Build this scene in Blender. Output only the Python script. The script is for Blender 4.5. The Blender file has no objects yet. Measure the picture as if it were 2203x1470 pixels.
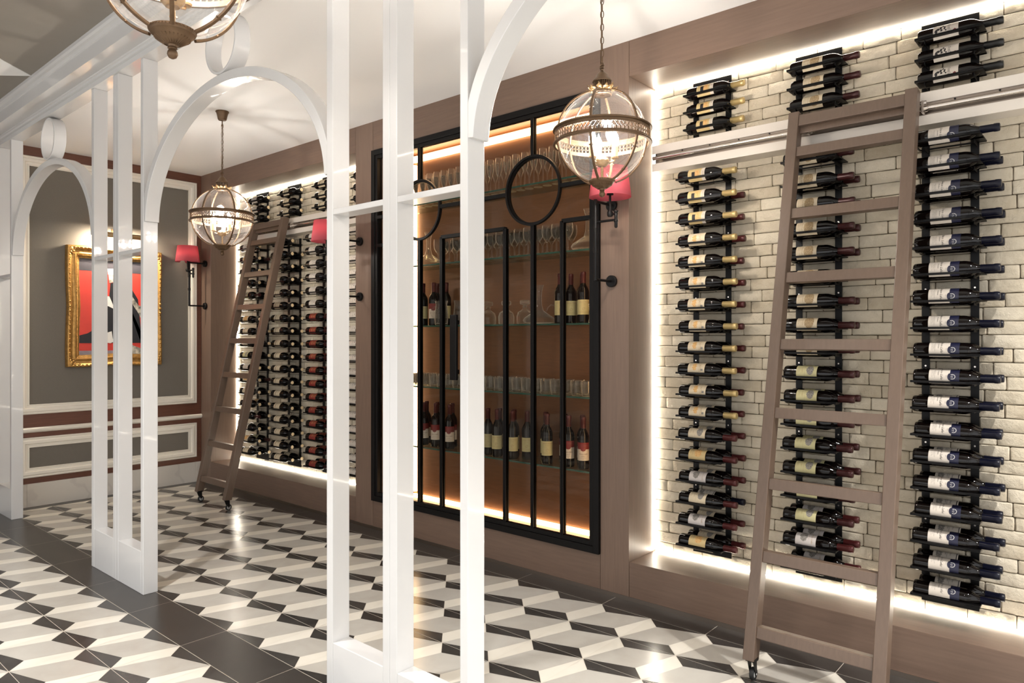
import bpy, bmesh, math, random
from mathutils import Matrix, Vector
random.seed(7)
PI = math.pi
S = bpy.context.scene
C = S.collection

# ------------------------------------------------------------------ camera, world, exposure
cam = bpy.data.objects.new('camera', bpy.data.cameras.new('camera')); C.objects.link(cam)
cam.location = (0, 0, 1.4445)
cam.rotation_euler = (PI / 2, 0, -math.radians(49.088))
cam.data.sensor_width = 36.0
cam.data.lens = 1529.0 / 2203.0 * 36.0
cam.data.shift_y = -0.0040
cam.data.clip_start = 0.02
S.camera = cam
S.view_settings.view_transform = 'Standard'
S.view_settings.look = 'None'
S.view_settings.gamma = 1.0
S.view_settings.use_curve_mapping = False
S.view_settings.exposure = 1.0
WORLD = 0.95
w = bpy.data.worlds.new('world'); S.world = w; w.use_nodes = True
w.node_tree.nodes['Background'].inputs[0].default_value = (1.0, 1.0, 1.0, 1)
w.node_tree.nodes['Background'].inputs[1].default_value = WORLD
LED_POWER = 24.0
CAB_LED = 9.0
BULB_POWER = 280.0
SCONCE_W = 3.0
FILL_W = 270.0  # power of the unseen fill lamps added overhead
PIC_W = 9.0

# ------------------------------------------------------------------ key dimensions (metres)
W = 3.366      # face of the long timber wall (plane x = W)
NB = 3.657     # brick plane inside the niches
B = 7.07       # back wall (plane y = B)
H = 3.073      # ceiling of the wine room
HL = 3.215     # grey ceiling beyond the white screen
SX0, SX1 = 1.655, 1.735   # thickness of the white screen
X0, Y0, TS = 1.724, 2.752, 0.3   # floor tile grid
YEND = -1.3

# ------------------------------------------------------------------ materials
MATS = {}
def nn(nt, t, **kw):
    n = nt.nodes.new(t)
    for k, v in kw.items(): setattr(n, k, v)
    return n
def base_mat(name):
    m = bpy.data.materials.new(name); m.use_nodes = True
    MATS[name] = m
    return m, m.node_tree, m.node_tree.nodes['Principled BSDF']
def simple(name, col, rough=0.5, metal=0.0, noise=0.0, scale=30, bump=0.0, stretch=(1, 1, 1), spec=0.5, coat=0.0, bscale=None, col2=None):
    m, nt, p = base_mat(name)
    p.inputs['Base Color'].default_value = (*col, 1)
    p.inputs['Roughness'].default_value = rough
    p.inputs['Metallic'].default_value = metal
    p.inputs['Specular IOR Level'].default_value = spec
    p.inputs['Coat Weight'].default_value = coat
    if noise or bump or col2:
        tc = nn(nt, 'ShaderNodeTexCoord'); mp = nn(nt, 'ShaderNodeMapping')
        mp.inputs['Scale'].default_value = stretch
        nt.links.new(tc.outputs['Object'], mp.inputs[0])
        nz = nn(nt, 'ShaderNodeTexNoise'); nz.inputs['Scale'].default_value = scale
        nz.inputs['Detail'].default_value = 5; nz.inputs['Roughness'].default_value = 0.6
        nt.links.new(mp.outputs[0], nz.inputs['Vector'])
        if noise or col2:
            mx = nn(nt, 'ShaderNodeMix', data_type='RGBA')
            c2 = col2 if col2 else tuple(min(1, c * (1 + noise)) for c in col)
            c1 = col if col2 else tuple(c * (1 - noise) for c in col)
            mx.inputs[6].default_value = (*c1, 1); mx.inputs[7].default_value = (*c2, 1)
            mr = nn(nt, 'ShaderNodeMapRange'); mr.inputs[1].default_value = 0.3; mr.inputs[2].default_value = 0.7
            nt.links.new(nz.outputs[0], mr.inputs[0]); nt.links.new(mr.outputs[0], mx.inputs[0])
            nt.links.new(mx.outputs[2], p.inputs['Base Color'])
        if bump:
            b = nn(nt, 'ShaderNodeBump'); b.inputs['Strength'].default_value = bump; b.inputs['Distance'].default_value = 0.002
            if bscale:
                n2 = nn(nt, 'ShaderNodeTexNoise'); n2.inputs['Scale'].default_value = bscale; n2.inputs['Detail'].default_value = 4
                nt.links.new(mp.outputs[0], n2.inputs['Vector']); nt.links.new(n2.outputs[0], b.inputs['Height'])
            else: nt.links.new(nz.outputs[0], b.inputs['Height'])
            nt.links.new(b.outputs[0], p.inputs['Normal'])
    return m
def emis(name, col, strength):
    m, nt, p = base_mat(name)
    p.inputs['Base Color'].default_value = (*col, 1)
    p.inputs['Emission Color'].default_value = (*col, 1)
    p.inputs['Emission Strength'].default_value = strength
    return m
def thin_glass(name, tint=(1, 1, 1), edge=0.35, rough=0.02, body=0.06, ecol=(1, 1, 1), power=3.0, rim_white=0.0):
    """thin clear glass: lets light through, mirrors at glancing angles, pale at the rims"""
    m = bpy.data.materials.new(name); m.use_nodes = True; MATS[name] = m
    nt = m.node_tree; nt.nodes.clear()
    out = nn(nt, 'ShaderNodeOutputMaterial')
    tr = nn(nt, 'ShaderNodeBsdfTransparent'); tr.inputs[0].default_value = (*tint, 1)
    gl = nn(nt, 'ShaderNodeBsdfGlossy'); gl.inputs[0].default_value = (*ecol, 1); gl.inputs['Roughness'].default_value = rough
    lw = nn(nt, 'ShaderNodeLayerWeight'); lw.inputs[0].default_value = 0.5
    pw = nn(nt, 'ShaderNodeMath', operation='POWER'); pw.inputs[1].default_value = power
    nt.links.new(lw.outputs['Facing'], pw.inputs[0])
    mr = nn(nt, 'ShaderNodeMapRange'); mr.inputs[3].default_value = body; mr.inputs[4].default_value = edge
    nt.links.new(pw.outputs[0], mr.inputs[0])
    mx = nn(nt, 'ShaderNodeMixShader')
    g_out = gl.outputs[0]
    if rim_white:  # white mixed into the clear rims, standing in for refracted light
        tl_ = nn(nt, 'ShaderNodeBsdfTranslucent'); tl_.inputs[0].default_value = (*ecol, 1)
        df_ = nn(nt, 'ShaderNodeBsdfDiffuse'); df_.inputs[0].default_value = (*ecol, 1)
        m1 = nn(nt, 'ShaderNodeMixShader'); m1.inputs[0].default_value = 0.5
        nt.links.new(tl_.outputs[0], m1.inputs[1]); nt.links.new(df_.outputs[0], m1.inputs[2])
        m2 = nn(nt, 'ShaderNodeMixShader'); m2.inputs[0].default_value = rim_white
        nt.links.new(gl.outputs[0], m2.inputs[1]); nt.links.new(m1.outputs[0], m2.inputs[2]); g_out = m2.outputs[0]
    nt.links.new(mr.outputs[0], mx.inputs[0]); nt.links.new(tr.outputs[0], mx.inputs[1]); nt.links.new(g_out, mx.inputs[2])
    nt.links.new(mx.outputs[0], out.inputs[0])
    return m

WOOD = (0.150, 0.096, 0.069)
simple('taupe_veneer', WOOD, 0.42, noise=0.10, scale=14, stretch=(6, 0.35, 6), bump=0.06, bscale=60)
simple('taupe_veneer_upright', (0.168, 0.110, 0.080), 0.42, noise=0.10, scale=14, stretch=(6, 6, 0.35), bump=0.06, bscale=60)
simple('ladder_wood', (0.118, 0.078, 0.055), 0.38, noise=0.08, scale=18, stretch=(5, 5, 0.5), bump=0.05)
simple('red_brown_wood', (0.125, 0.046, 0.026), 0.4, noise=0.18, scale=12, stretch=(0.5, 1, 6))
simple('cabinet_veneer', (0.165, 0.072, 0.029), 0.5, noise=0.12, scale=25, stretch=(1, 0.4, 4), bump=0.04)
simple('white_lacquer', (0.615, 0.61, 0.605), 0.24, noise=0.015, scale=3, coat=0.3)
simple('ceiling_white', (0.85, 0.845, 0.835), 0.6)
simple('ceiling_grey', (0.27, 0.245, 0.215), 0.7, noise=0.03, scale=6)
simple('cream_trim', (0.78, 0.73, 0.64), 0.35)
simple('grey_fabric', (0.155, 0.138, 0.115), 0.85, noise=0.10, scale=160, bump=0.15, stretch=(1, 1, 4))
simple('rail_board', (0.68, 0.62, 0.55), 0.4)
simple('black_metal', (0.0035, 0.003, 0.003), 0.42, spec=0.22)
simple('frame_black', (0.0035, 0.003, 0.003), 0.45, spec=0.18)
simple('rack_metal', (0.0035, 0.003, 0.003), 0.42, spec=0.22)
simple('steel', (0.62, 0.57, 0.52), 0.2, metal=1.0)
simple('dark_steel', (0.30, 0.25, 0.21), 0.35, metal=1.0)
simple('brass_dark', (0.135, 0.082, 0.045), 0.42, metal=0.6, noise=0.15, scale=40)
simple('brass_bright', (0.36, 0.235, 0.115), 0.35, metal=0.7, noise=0.15, scale=60)
simple('gold_leaf', (0.42, 0.235, 0.07), 0.42, metal=0.75, noise=0.3, scale=35, bump=0.5, bscale=55)
simple('candle_sleeve', (0.75, 0.52, 0.30), 0.5)
simple('rubber', (0.012, 0.012, 0.012), 0.6)
simple('plastic_grey', (0.55, 0.55, 0.53), 0.4)
simple('mortar', (0.11, 0.085, 0.055), 0.95)
simple('bottle_glass', (0.0030, 0.0018, 0.0015), 0.05, spec=0.35)
simple('foil_gold', (0.50, 0.37, 0.16), 0.35, metal=0.5)
simple('foil_red', (0.070, 0.012, 0.012), 0.35, metal=0.3)
simple('foil_maroon', (0.042, 0.009, 0.009), 0.35, metal=0.3)
simple('foil_black', (0.004, 0.004, 0.004), 0.4)
simple('foil_navy', (0.003, 0.0035, 0.011), 0.35, spec=0.25)
simple('cream_disc', (0.72, 0.55, 0.32), 0.5)
simple('ink_black', (0.012, 0.010, 0.010), 0.6)
simple('ink_brown', (0.17, 0.085, 0.030), 0.6, col2=(0.55, 0.42, 0.24), noise=0.1, scale=260)
simple('ink_orange', (0.45, 0.17, 0.035), 0.6, col2=(0.75, 0.52, 0.22), noise=0.1, scale=220)
simple('ink_grey', (0.030, 0.028, 0.028), 0.6, col2=(0.42, 0.38, 0.33), noise=0.1, scale=260)
simple('ink_navy', (0.009, 0.010, 0.032), 0.4)
simple('ink_red', (0.16, 0.012, 0.012), 0.5)
simple('ink_white', (0.72, 0.70, 0.66), 0.5)
simple('paper_cream', (0.60, 0.50, 0.35), 0.6, noise=0.05, scale=40)
simple('paper_gold', (0.56, 0.42, 0.20), 0.6, noise=0.06, scale=40)
simple('paper_yellow', (0.52, 0.47, 0.25), 0.6, noise=0.05, scale=40)
simple('paper_white', (0.57, 0.51, 0.44), 0.6, noise=0.04, scale=40)
simple('paper_lilac', (0.54, 0.49, 0.46), 0.6, noise=0.04, scale=40)
simple('paper_red', (0.20, 0.020, 0.015), 0.45, noise=0.05, scale=40)
simple('marble', (0.66, 0.62, 0.56), 0.25, noise=0.06, scale=5, stretch=(1, 1, 2))
simple('paint_red', (0.60, 0.045, 0.030), 0.5, noise=0.08, scale=6)
simple('paint_ink', (0.012, 0.012, 0.016), 0.5)
simple('paint_slate', (0.05, 0.045, 0.055), 0.5, noise=0.2, scale=10)
simple('paint_mauve', (0.28, 0.23, 0.26), 0.5, noise=0.2, scale=10)
simple('paint_mottle', (0.02, 0.018, 0.016), 0.5, col2=(0.72, 0.66, 0.55), noise=0.1, scale=22)
simple('paint_white', (0.75, 0.73, 0.69), 0.5)
emis('led_white', (1.0, 0.95, 0.83), LED_POWER)
emis('led_warm', (1.0, 0.66, 0.36), CAB_LED)
emis('bulb_glow', (1.0, 0.935, 0.85), BULB_POWER)
emis('fill_glow', (1.0, 0.92, 0.82), 6.0)
thin_glass('clear_glass', body=0.035, edge=1.0, ecol=(1.0, 0.95, 0.88), power=3.2, rough=0.04, rim_white=0.6)
thin_glass('cut_glass', tint=(0.93, 0.92, 0.90), body=0.06, edge=1.0, ecol=(1.0, 0.95, 0.86), power=2.0, rough=0.05, rim_white=0.55)
thin_glass('globe_glass', tint=(0.99, 0.98, 0.97), body=0.06, edge=0.6, power=3.2, rough=0.03, rim_white=0.07)
thin_glass('pane_glass', tint=(0.90, 0.88, 0.85), body=0.010, edge=0.2, power=5.0, rough=0.0)
thin_glass('shelf_glass', tint=(0.80, 0.88, 0.84), body=0.08, edge=0.5, power=3.0)
simple('shelf_edge', (0.025, 0.085, 0.065), 0.15, spec=0.8)
# red lamp shade: translucent cloth
m = bpy.data.materials.new('red_shade'); m.use_nodes = True; MATS['red_shade'] = m
nt = m.node_tree; p = nt.nodes['Principled BSDF']; p.inputs['Base Color'].default_value = (0.55, 0.13, 0.165, 1); p.inputs['Roughness'].default_value = 0.8
tl = nn(nt, 'ShaderNodeBsdfTranslucent'); tl.inputs[0].default_value = (0.75, 0.20, 0.24, 1)
mx = nn(nt, 'ShaderNodeMixShader'); mx.inputs[0].default_value = 0.5
nt.links.new(p.outputs[0], mx.inputs[1]); nt.links.new(tl.outputs[0], mx.inputs[2]); nt.links.new(mx.outputs[0], nt.nodes['Material Output'].inputs[0])

def island_mat(name, c1, c2, rough, scale, bump=0.0, spec=0.5, grout=None, vein=0.25, bdist=0.002, coat=0.0):
    m, nt, p = base_mat(name)
    p.inputs['Roughness'].default_value = rough; p.inputs['Specular IOR Level'].default_value = spec; p.inputs['Coat Weight'].default_value = coat
    geo = nn(nt, 'ShaderNodeNewGeometry'); tc = nn(nt, 'ShaderNodeTexCoord')
    nz = nn(nt, 'ShaderNodeTexNoise'); nz.inputs['Scale'].default_value = scale; nz.inputs['Detail'].default_value = 6
    nz.inputs['Distortion'].default_value = 0.6
    nt.links.new(tc.outputs['Object'], nz.inputs['Vector'])
    ad = nn(nt, 'ShaderNodeMath', operation='MULTIPLY_ADD'); ad.inputs[1].default_value = 1 - vein
    nt.links.new(geo.outputs['Random Per Island'], ad.inputs[0])
    ml = nn(nt, 'ShaderNodeMapRange'); ml.inputs[1].default_value = 0.3; ml.inputs[2].default_value = 0.7; ml.inputs[4].default_value = vein
    nt.links.new(nz.outputs[0], ml.inputs[0]); nt.links.new(ml.outputs[0], ad.inputs[2])
    mx = nn(nt, 'ShaderNodeMix', data_type='RGBA'); mx.inputs[6].default_value = (*c1, 1); mx.inputs[7].default_value = (*c2, 1)
    nt.links.new(ad.outputs[0], mx.inputs[0]); nt.links.new(mx.outputs[2], p.inputs['Base Color'])
    if bump:
        b = nn(nt, 'ShaderNodeBump'); b.inputs['Strength'].default_value = bump; b.inputs['Distance'].default_value = bdist
        n2 = nn(nt, 'ShaderNodeTexNoise'); n2.inputs['Scale'].default_value = 45; n2.inputs['Detail'].default_value = 7; n2.inputs['Roughness'].default_value = 0.65
        nt.links.new(tc.outputs['Object'], n2.inputs['Vector']); nt.links.new(n2.outputs[0], b.inputs['Height']); nt.links.new(b.outputs[0], p.inputs['Normal'])
    return m
island_mat('tile_black', (0.018, 0.016, 0.015), (0.062, 0.057, 0.052), 0.24, 12, vein=0.45)
island_mat('tile_grey', (0.40, 0.37, 0.325), (0.50, 0.475, 0.43), 0.22, 7, vein=0.5)
island_mat('tile_cream', (0.66, 0.615, 0.53), (0.76, 0.715, 0.63), 0.22, 7, vein=0.4)
island_mat('tile_dark', (0.030, 0.026, 0.023), (0.044, 0.039, 0.035), 0.28, 7, vein=0.5)
simple('grout', (0.55, 0.50, 0.42), 0.6)
island_mat('brick_white', (0.47, 0.395, 0.285), (0.64, 0.57, 0.45), 0.85, 25, bump=1.0, vein=0.3, bdist=0.007)

# ------------------------------------------------------------------ mesh helpers
class MB:
    def __init__(s): s.v = []; s.f = []; s.m = []; s.sm = []
    def add(s, vs, fs, mi=0, smooth=False, M=None):
        o = len(s.v)
        for q in vs:
            q = Vector(q)
            if M is not None: q = M @ q
            s.v.append(tuple(q))
        for f in fs: s.f.append(tuple(o + i for i in f)); s.m.append(mi); s.sm.append(smooth)
        return s
    def box(s, a, b, mi=0, M=None):
        x0, y0, z0 = a; x1, y1, z1 = b
        vs = [(x0, y0, z0), (x1, y0, z0), (x1, y1, z0), (x0, y1, z0), (x0, y0, z1), (x1, y0, z1), (x1, y1, z1), (x0, y1, z1)]
        return s.add(vs, [(0, 3, 2, 1), (4, 5, 6, 7), (0, 1, 5, 4), (1, 2, 6, 5), (2, 3, 7, 6), (3, 0, 4, 7)], mi, False, M)
    def lathe(s, prof, seg=24, mi=0, M=None, a0=0.0, a1=2 * PI, smooth=True):
        full = abs(a1 - a0 - 2 * PI) < 1e-6
        n = seg if full else seg + 1
        vs = []; fs = []
        for r, z in prof:
            for k in range(n):
                a = a0 + (a1 - a0) * k / seg
                vs.append((r * math.cos(a), r * math.sin(a), z))
        for i in range(len(prof) - 1):
            for k in range(seg):
                k2 = (k + 1) % n
                fs.append((i * n + k, i * n + k2, (i + 1) * n + k2, (i + 1) * n + k))
        return s.add(vs, fs, mi, smooth, M)
    def tube(s, pts, r, seg=8, mi=0, closed=False, M=None, caps=True, rr=None):
        pts = [Vector(p) for p in pts]; n = len(pts); vs = []; fs = []
        prev = None
        for i, p in enumerate(pts):
            if closed: t = (pts[(i + 1) % n] - pts[i - 1]).normalized()
            else: t = (pts[min(i + 1, n - 1)] - pts[max(i - 1, 0)]).normalized()
            if prev is None:
                up = Vector((0, 0, 1)) if abs(t.z) < 0.9 else Vector((1, 0, 0))
                a = t.cross(up).normalized()
            else: a = (prev - t * prev.dot(t)).normalized()
            b = t.cross(a); prev = a
            ri = rr[i] if rr else r
            for k in range(seg):
                an = 2 * PI * k / seg
                vs.append(p + (a * math.cos(an) + b * math.sin(an)) * ri)
        m = n if closed else n - 1
        for i in range(m):
            j = (i + 1) % n
            for k in range(seg):
                k2 = (k + 1) % seg
                fs.append((i * seg + k, j * seg + k, j * seg + k2, i * seg + k2))
        if caps and not closed:
            fs.append(tuple(range(seg))); fs.append(tuple((n - 1) * seg + k for k in reversed(range(seg))))
        return s.add(vs, fs, mi, True, M)
    def sweep(s, path, prof, closed=False, mi=0, smooth=False):
        """path: list of (point, u-axis, v-axis); prof: closed list of (a, b)"""
        n = len(path); k = len(prof); vs = []; fs = []
        for p, u, v in path:
            for a, b in prof: vs.append(Vector(p) + Vector(u) * a + Vector(v) * b)
        m = n if closed else n - 1
        for i in range(m):
            j = (i + 1) % n
            for q in range(k):
                q2 = (q + 1) % k
                fs.append((i * k + q, i * k + q2, j * k + q2, j * k + q))
        if not closed:
            fs.append(tuple(reversed(range(k)))); fs.append(tuple((n - 1) * k + q for q in range(k)))
        return s.add(vs, fs, mi, smooth)
    def mesh(s, name, mats):
        me = bpy.data.meshes.new(name)
        me.from_pydata(s.v, [], s.f)
        for mm in mats: me.materials.append(MATS[mm])
        me.polygons.foreach_set('material_index', s.m)
        me.polygons.foreach_set('use_smooth', s.sm)
        bm = bmesh.new(); bm.from_mesh(me)
        bmesh.ops.recalc_face_normals(bm, faces=bm.faces); bm.to_mesh(me); bm.free()
        if any(s.sm): me.set_sharp_from_angle(angle=math.radians(38))
        me.update()
        return me
    def obj(s, name, mats, parent=None, bevel=0.0, recalc=True):
        if isinstance(mats, str): mats = [mats]
        o = bpy.data.objects.new(name, s.mesh(name, mats)); C.objects.link(o)
        if parent: o.parent = parent
        if bevel:
            b = o.modifiers.new('bevel', 'BEVEL'); b.width = bevel; b.segments = 2; b.limit_method = 'ANGLE'
        return o
def tag(o, label=None, cat=None, group=None, kind=None):
    if label: o['label'] = label
    if cat: o['category'] = cat
    if group: o['group'] = group
    if kind: o['kind'] = kind
    return o
def thing(name, label, cat, loc=(0, 0, 0), rz=0, group=None):
    o = bpy.data.objects.new(name, None); C.objects.link(o); o.location = loc; o.rotation_euler = (0, 0, rz)
    o.empty_display_size = 0.05
    return tag(o, label, cat, group)
def struct(o, label, cat): return tag(o, label, cat, kind='structure')
def kids(o): return [x for x in bpy.data.objects if x.parent == o]
def dup(root, tree, loc=None, label=None, group=None, rot=None):
    """tree: nested list [(child, [(grandchild, []), ...]), ...]"""
    r = root.copy(); C.objects.link(r)
    if loc is not None: r.location = loc
    if rot is not None: r.rotation_euler = rot
    if label: r['label'] = label
    if group: r['group'] = group
    def rec(lst, par):
        for ch, sub in lst:
            c = ch.copy(); C.objects.link(c); c.parent = par; rec(sub, c)
    rec(tree, r)
    return r
def T(x, y, z): return Matrix.Translation((x, y, z))
def ordinal(n): return ['first', 'second', 'third', 'fourth', 'fifth', 'sixth', 'seventh', 'eighth', 'ninth', 'tenth', 'eleventh', 'twelfth', 'thirteenth', 'fourteenth', 'fifteenth', 'sixteenth', 'seventeenth', 'eighteenth', 'nineteenth', 'twentieth', 'twenty-first', 'twenty-second', 'twenty-third', 'twenty-fourth', 'twenty-fifth', 'twenty-sixth', 'twenty-seventh', 'twenty-eighth', 'twenty-ninth', 'thirtieth'][n]

# text meshes, laid flat in (x, y), cached
_txt = {}
def text_polys(body, size, shear=0.0):
    key = (body, size, shear)
    if key not in _txt:
        cu = bpy.data.curves.new('t', 'FONT'); cu.body = body; cu.size = size; cu.shear = shear
        cu.align_x = 'CENTER'; cu.align_y = 'CENTER'; cu.resolution_u = 1
        o = bpy.data.objects.new('t', cu); C.objects.link(o)
        dg = bpy.context.evaluated_depsgraph_get(); dg.update()
        me = bpy.data.meshes.new_from_object(o.evaluated_get(dg))
        vs = [(v.co.x, v.co.y) for v in me.vertices]; fs = [tuple(p.vertices) for p in me.polygons]
        bpy.data.objects.remove(o); bpy.data.curves.remove(cu); bpy.data.meshes.remove(me)
        _txt[key] = (vs, fs)
    return _txt[key]

# ================================================================== STRUCTURE
# ---- floor: pattern tiles
fl = MB()
G = 0.0022
def poly(mb, pts, mi, z=0.0): mb.add([(x, y, z) for x, y in pts], [tuple(range(len(pts)))], mi)
def tile(x, y):
    a = 0.25 * TS; t = TS; h = G / 2
    def P(u, v): return (x + u * t, y + v * t)
    poly(fl, [P(.004, .012), P(.25, .25), P(.004, .985)], 0)
    poly(fl, [P(.996, .988), P(.75, .75), P(.996, .015)], 0)
    poly(fl, [P(.012, .002), P(.985, .002), P(.25, .25)], 2)
    poly(fl, [P(.988, .998), P(.015, .998), P(.75, .75)], 2)
    poly(fl, [P(.25, .25), P(.992, .004), P(.75, .75), P(.008, .996)], 1)
j0 = -14; j1 = 14
for i in range(5):
    for j in range(j0, j1): tile(X0 + i * TS, Y0 + j * TS)
for i in range(1, 18):
    for j in range(j0, j1): tile(1.496 - i * TS, Y0 + j * TS)
def drect(x0, y0, x1, y1): poly(fl, [(x0, y0), (x1, y0), (x1, y1), (x0, y1)], 3)
g = 0.0014
yt = Y0 + j1 * TS
k = j0
while k < j1:
    ya, yb = Y0 + k * TS, Y0 + (k + 2) * TS
    drect(1.496 + g, ya + g, X0 - g, yb - g)
    drect(X0 + 5 * TS + g, ya + g, NB, yb - g)
    k += 2
drect(-3.9, yt + g, 1.496, B); drect(1.496 + g, yt + g, X0 - g, B)
x = X0
while x < NB: drect(x + g, yt + g, min(x + 0.6, NB) - g, B); x += 0.6
poly(fl, [(-3.9, Y0 + j0 * TS), (NB, Y0 + j0 * TS), (NB, B), (-3.9, B)], 4, -0.0006)
floor_mesh = bpy.data.meshes.new('floor'); floor_mesh.from_pydata(fl.v, [], fl.f)
for mm in ('tile_black', 'tile_grey', 'tile_cream', 'tile_dark', 'grout'): floor_mesh.materials.append(MATS[mm])
floor_mesh.polygons.foreach_set('material_index', fl.m); floor_mesh.update()
floor = bpy.data.objects.new('floor', floor_mesh); C.objects.link(floor)
struct(floor, 'floor of cream, grey and black lozenge tiles with a dark border band', 'floor')

# ---- ceilings
struct(MB().box((SX1 - 0.002, YEND - 1.6, H), (4.0, B + 0.1, H + 0.06)).obj('ceiling', 'ceiling_white'), 'plain white ceiling over the wine room', 'ceiling')
c2 = MB().box((-3.9, YEND - 1.6, HL), (1.60, B + 0.1, HL + 0.06)).obj('ceiling', 'ceiling_grey'); struct(c2, 'grey ceiling on the other side of the white screen', 'ceiling')
poly_t = MB(); poly_t.add([(1.281, 5.41, HL - .004), (1.50, 5.60, HL - .004), (1.358, 5.75, HL - .004), (-0.6, 6.6, HL - .004), (-0.9, 6.1, HL - .004)], [(0, 1, 2, 3, 4)])
poly_t.add([(1.281, 5.41, HL), (1.50, 5.60, HL), (1.358, 5.75, HL), (-0.6, 6.6, HL), (-0.9, 6.1, HL)], [(4, 3, 2, 1, 0)])
for a in range(5):
    b = (a + 1) % 5; poly_t.f.append((a, b, 5 + b, 5 + a)); poly_t.m.append(0); poly_t.sm.append(False)
struct(poly_t.obj('trim_1', 'ceiling_white'), 'white painted wedge on the grey ceiling', 'ceiling trim')

# ---- long timber wall: face panels with fine joints
def panel(y0, y1, z0, z1, m, x1=NB, lab=None):
    gq = 0.0012
    o = MB().box((W, y0 + gq, z0), (x1, y1 - gq, z1)).obj('wall_right', m, bevel=0.0012)
    return struct(o, lab, 'wall panel')
NZ0, NZ1 = 0.212, 2.876
CY0, CY1, CZ0, CZ1 = 2.256, 4.307, 0.217, 2.85
panel(2.068, CY0, 0.0, H, 'taupe_veneer_upright', 3.71, 'brown timber pier between the near bottle niche and the glazed cabinet')
panel(CY1, 4.52, 0.0, H, 'taupe_veneer_upright', 3.71, 'brown timber pier between the glazed cabinet and the far bottle niche')
panel(6.864, B, 0.0, H, 'taupe_veneer_upright', NB, 'narrow brown timber pier in the far corner')
panel(CY0, CY1, CZ1, H, 'taupe_veneer', W + 0.03, 'brown timber fascia above the glazed cabinet')
panel(CY0, CY1, 0.0, CZ0, 'taupe_veneer', W + 0.03, 'brown timber panel under the glazed cabinet')
panel(YEND, 2.068, NZ1, H, 'taupe_veneer', NB, 'brown timber fascia above the near bottle niche')
panel(YEND, 2.068, 0.0, NZ0, 'taupe_veneer', NB, 'brown timber ledge under the near bottle niche')
panel(4.52, 6.864, NZ1, H, 'taupe_veneer', NB, 'brown timber fascia above the far bottle niche')
panel(4.52, 6.864, 0.0, NZ0, 'taupe_veneer', NB, 'brown timber ledge under the far bottle niche')
panel(YEND - 0.3, YEND, 0.0, H, 'taupe_veneer_upright', NB, 'brown timber pier closing the near bottle niche')
struct(MB().box((W - 0.004, YEND, 0), (W, B, 0.022)).obj('baseboard_right', 'dark_steel'), 'thin metal skirting strip along the timber wall', 'baseboard')
struct(MB().box((3.96, YEND - 0.3, 0), (4.0, B + 0.1, H)).obj('wall_outer', 'mortar'), 'blockwork behind the timber wall', 'wall')

# ---- brick walls (relief bricks over dark joints)
def brick_wall(ya, yb, label):
    mb = MB(); mb.box((NB + 0.004, ya, NZ0), (NB + 0.05, yb, NZ1), 1)
    rnd = random.Random(int(ya * 100) + 5)
    pitch = 0.0592; z = NZ0; row = 0
    while z < NZ1 - 0.004:
        zt = min(z + pitch, NZ1); y = yb + (0.0 if row % 2 else 0.095)
        while y > ya:
            L = 0.187 + rnd.uniform(-0.03, 0.03)
            a = max(ya, y - L); b = min(yb, y); y -= L
            if b - a < 0.012: continue
            gg = 0.0012 + rnd.random() * 0.0009
            eg = 0.0048
            inn = max(2, int((b - a) / 0.024))
            fys = [0.0] + [eg + (b - a - 2 * gg - 2 * eg) * q / inn for q in range(inn + 1)] + [b - a - 2 * gg]
            hz = zt - z - 2 * gg
            fzs = [0.0, min(eg, hz * .2), hz * .5, hz - min(eg, hz * .2), hz]
            na, nb = len(fys) - 1, 4
            dx = rnd.uniform(-0.006, 0.003); tl_, tz = rnd.uniform(-.02, .02), rnd.uniform(-.03, .03)
            vs = []; fs = []
            for iz in range(nb + 1):
                for iy in range(na + 1):
                    yy = a + gg + fys[iy]; zz = z + gg + fzs[iz]
                    rim = iy in (0, na) or iz in (0, nb)
                    corner = iy in (0, na) and iz in (0, nb)
                    px = NB + dx * 0.5 - (0.0065 if not rim else 0.0025) + rnd.uniform(-.0006, .0006) + tl_ * (yy - (a + b) / 2) + tz * (zz - (z + zt) / 2)
                    jy = rnd.uniform(-.0008, .0008); jz = rnd.uniform(-.0007, .0007)
                    if corner:
                        yy += 0.0018 if iy == 0 else -0.0018; zz += 0.0014 if iz == 0 else -0.0014
                    vs.append((px, min(yb, max(ya, yy + jy)), zz + jz))
            n = na + 1
            for iz in range(nb):
                for iy in range(na): fs.append((iz * n + iy, iz * n + iy + 1, (iz + 1) * n + iy + 1, (iz + 1) * n + iy))
            rimi = [iy for iy in range(n)] + [iz * n + na for iz in range(1, nb + 1)] + [nb * n + iy for iy in range(na - 1, -1, -1)] + [iz * n for iz in range(nb - 1, 0, -1)]
            o = len(vs)
            for q in rimi: vs.append((NB + 0.006, vs[q][1], vs[q][2]))
            m_ = len(rimi)
            for q in range(m_): fs.append((rimi[q], o + q, o + (q + 1) % m_, rimi[(q + 1) % m_]))
            mb.add(vs, fs, 0, True)
        z += pitch; row += 1
    return struct(mb.obj('wall_niche', ['brick_white', 'mortar']), label, 'brick wall')
brick_wall(YEND, 2.068, 'whitewashed thin brick at the back of the near bottle niche')
brick_wall(4.52, 6.864, 'whitewashed thin brick at the back of the far bottle niche')

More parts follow.
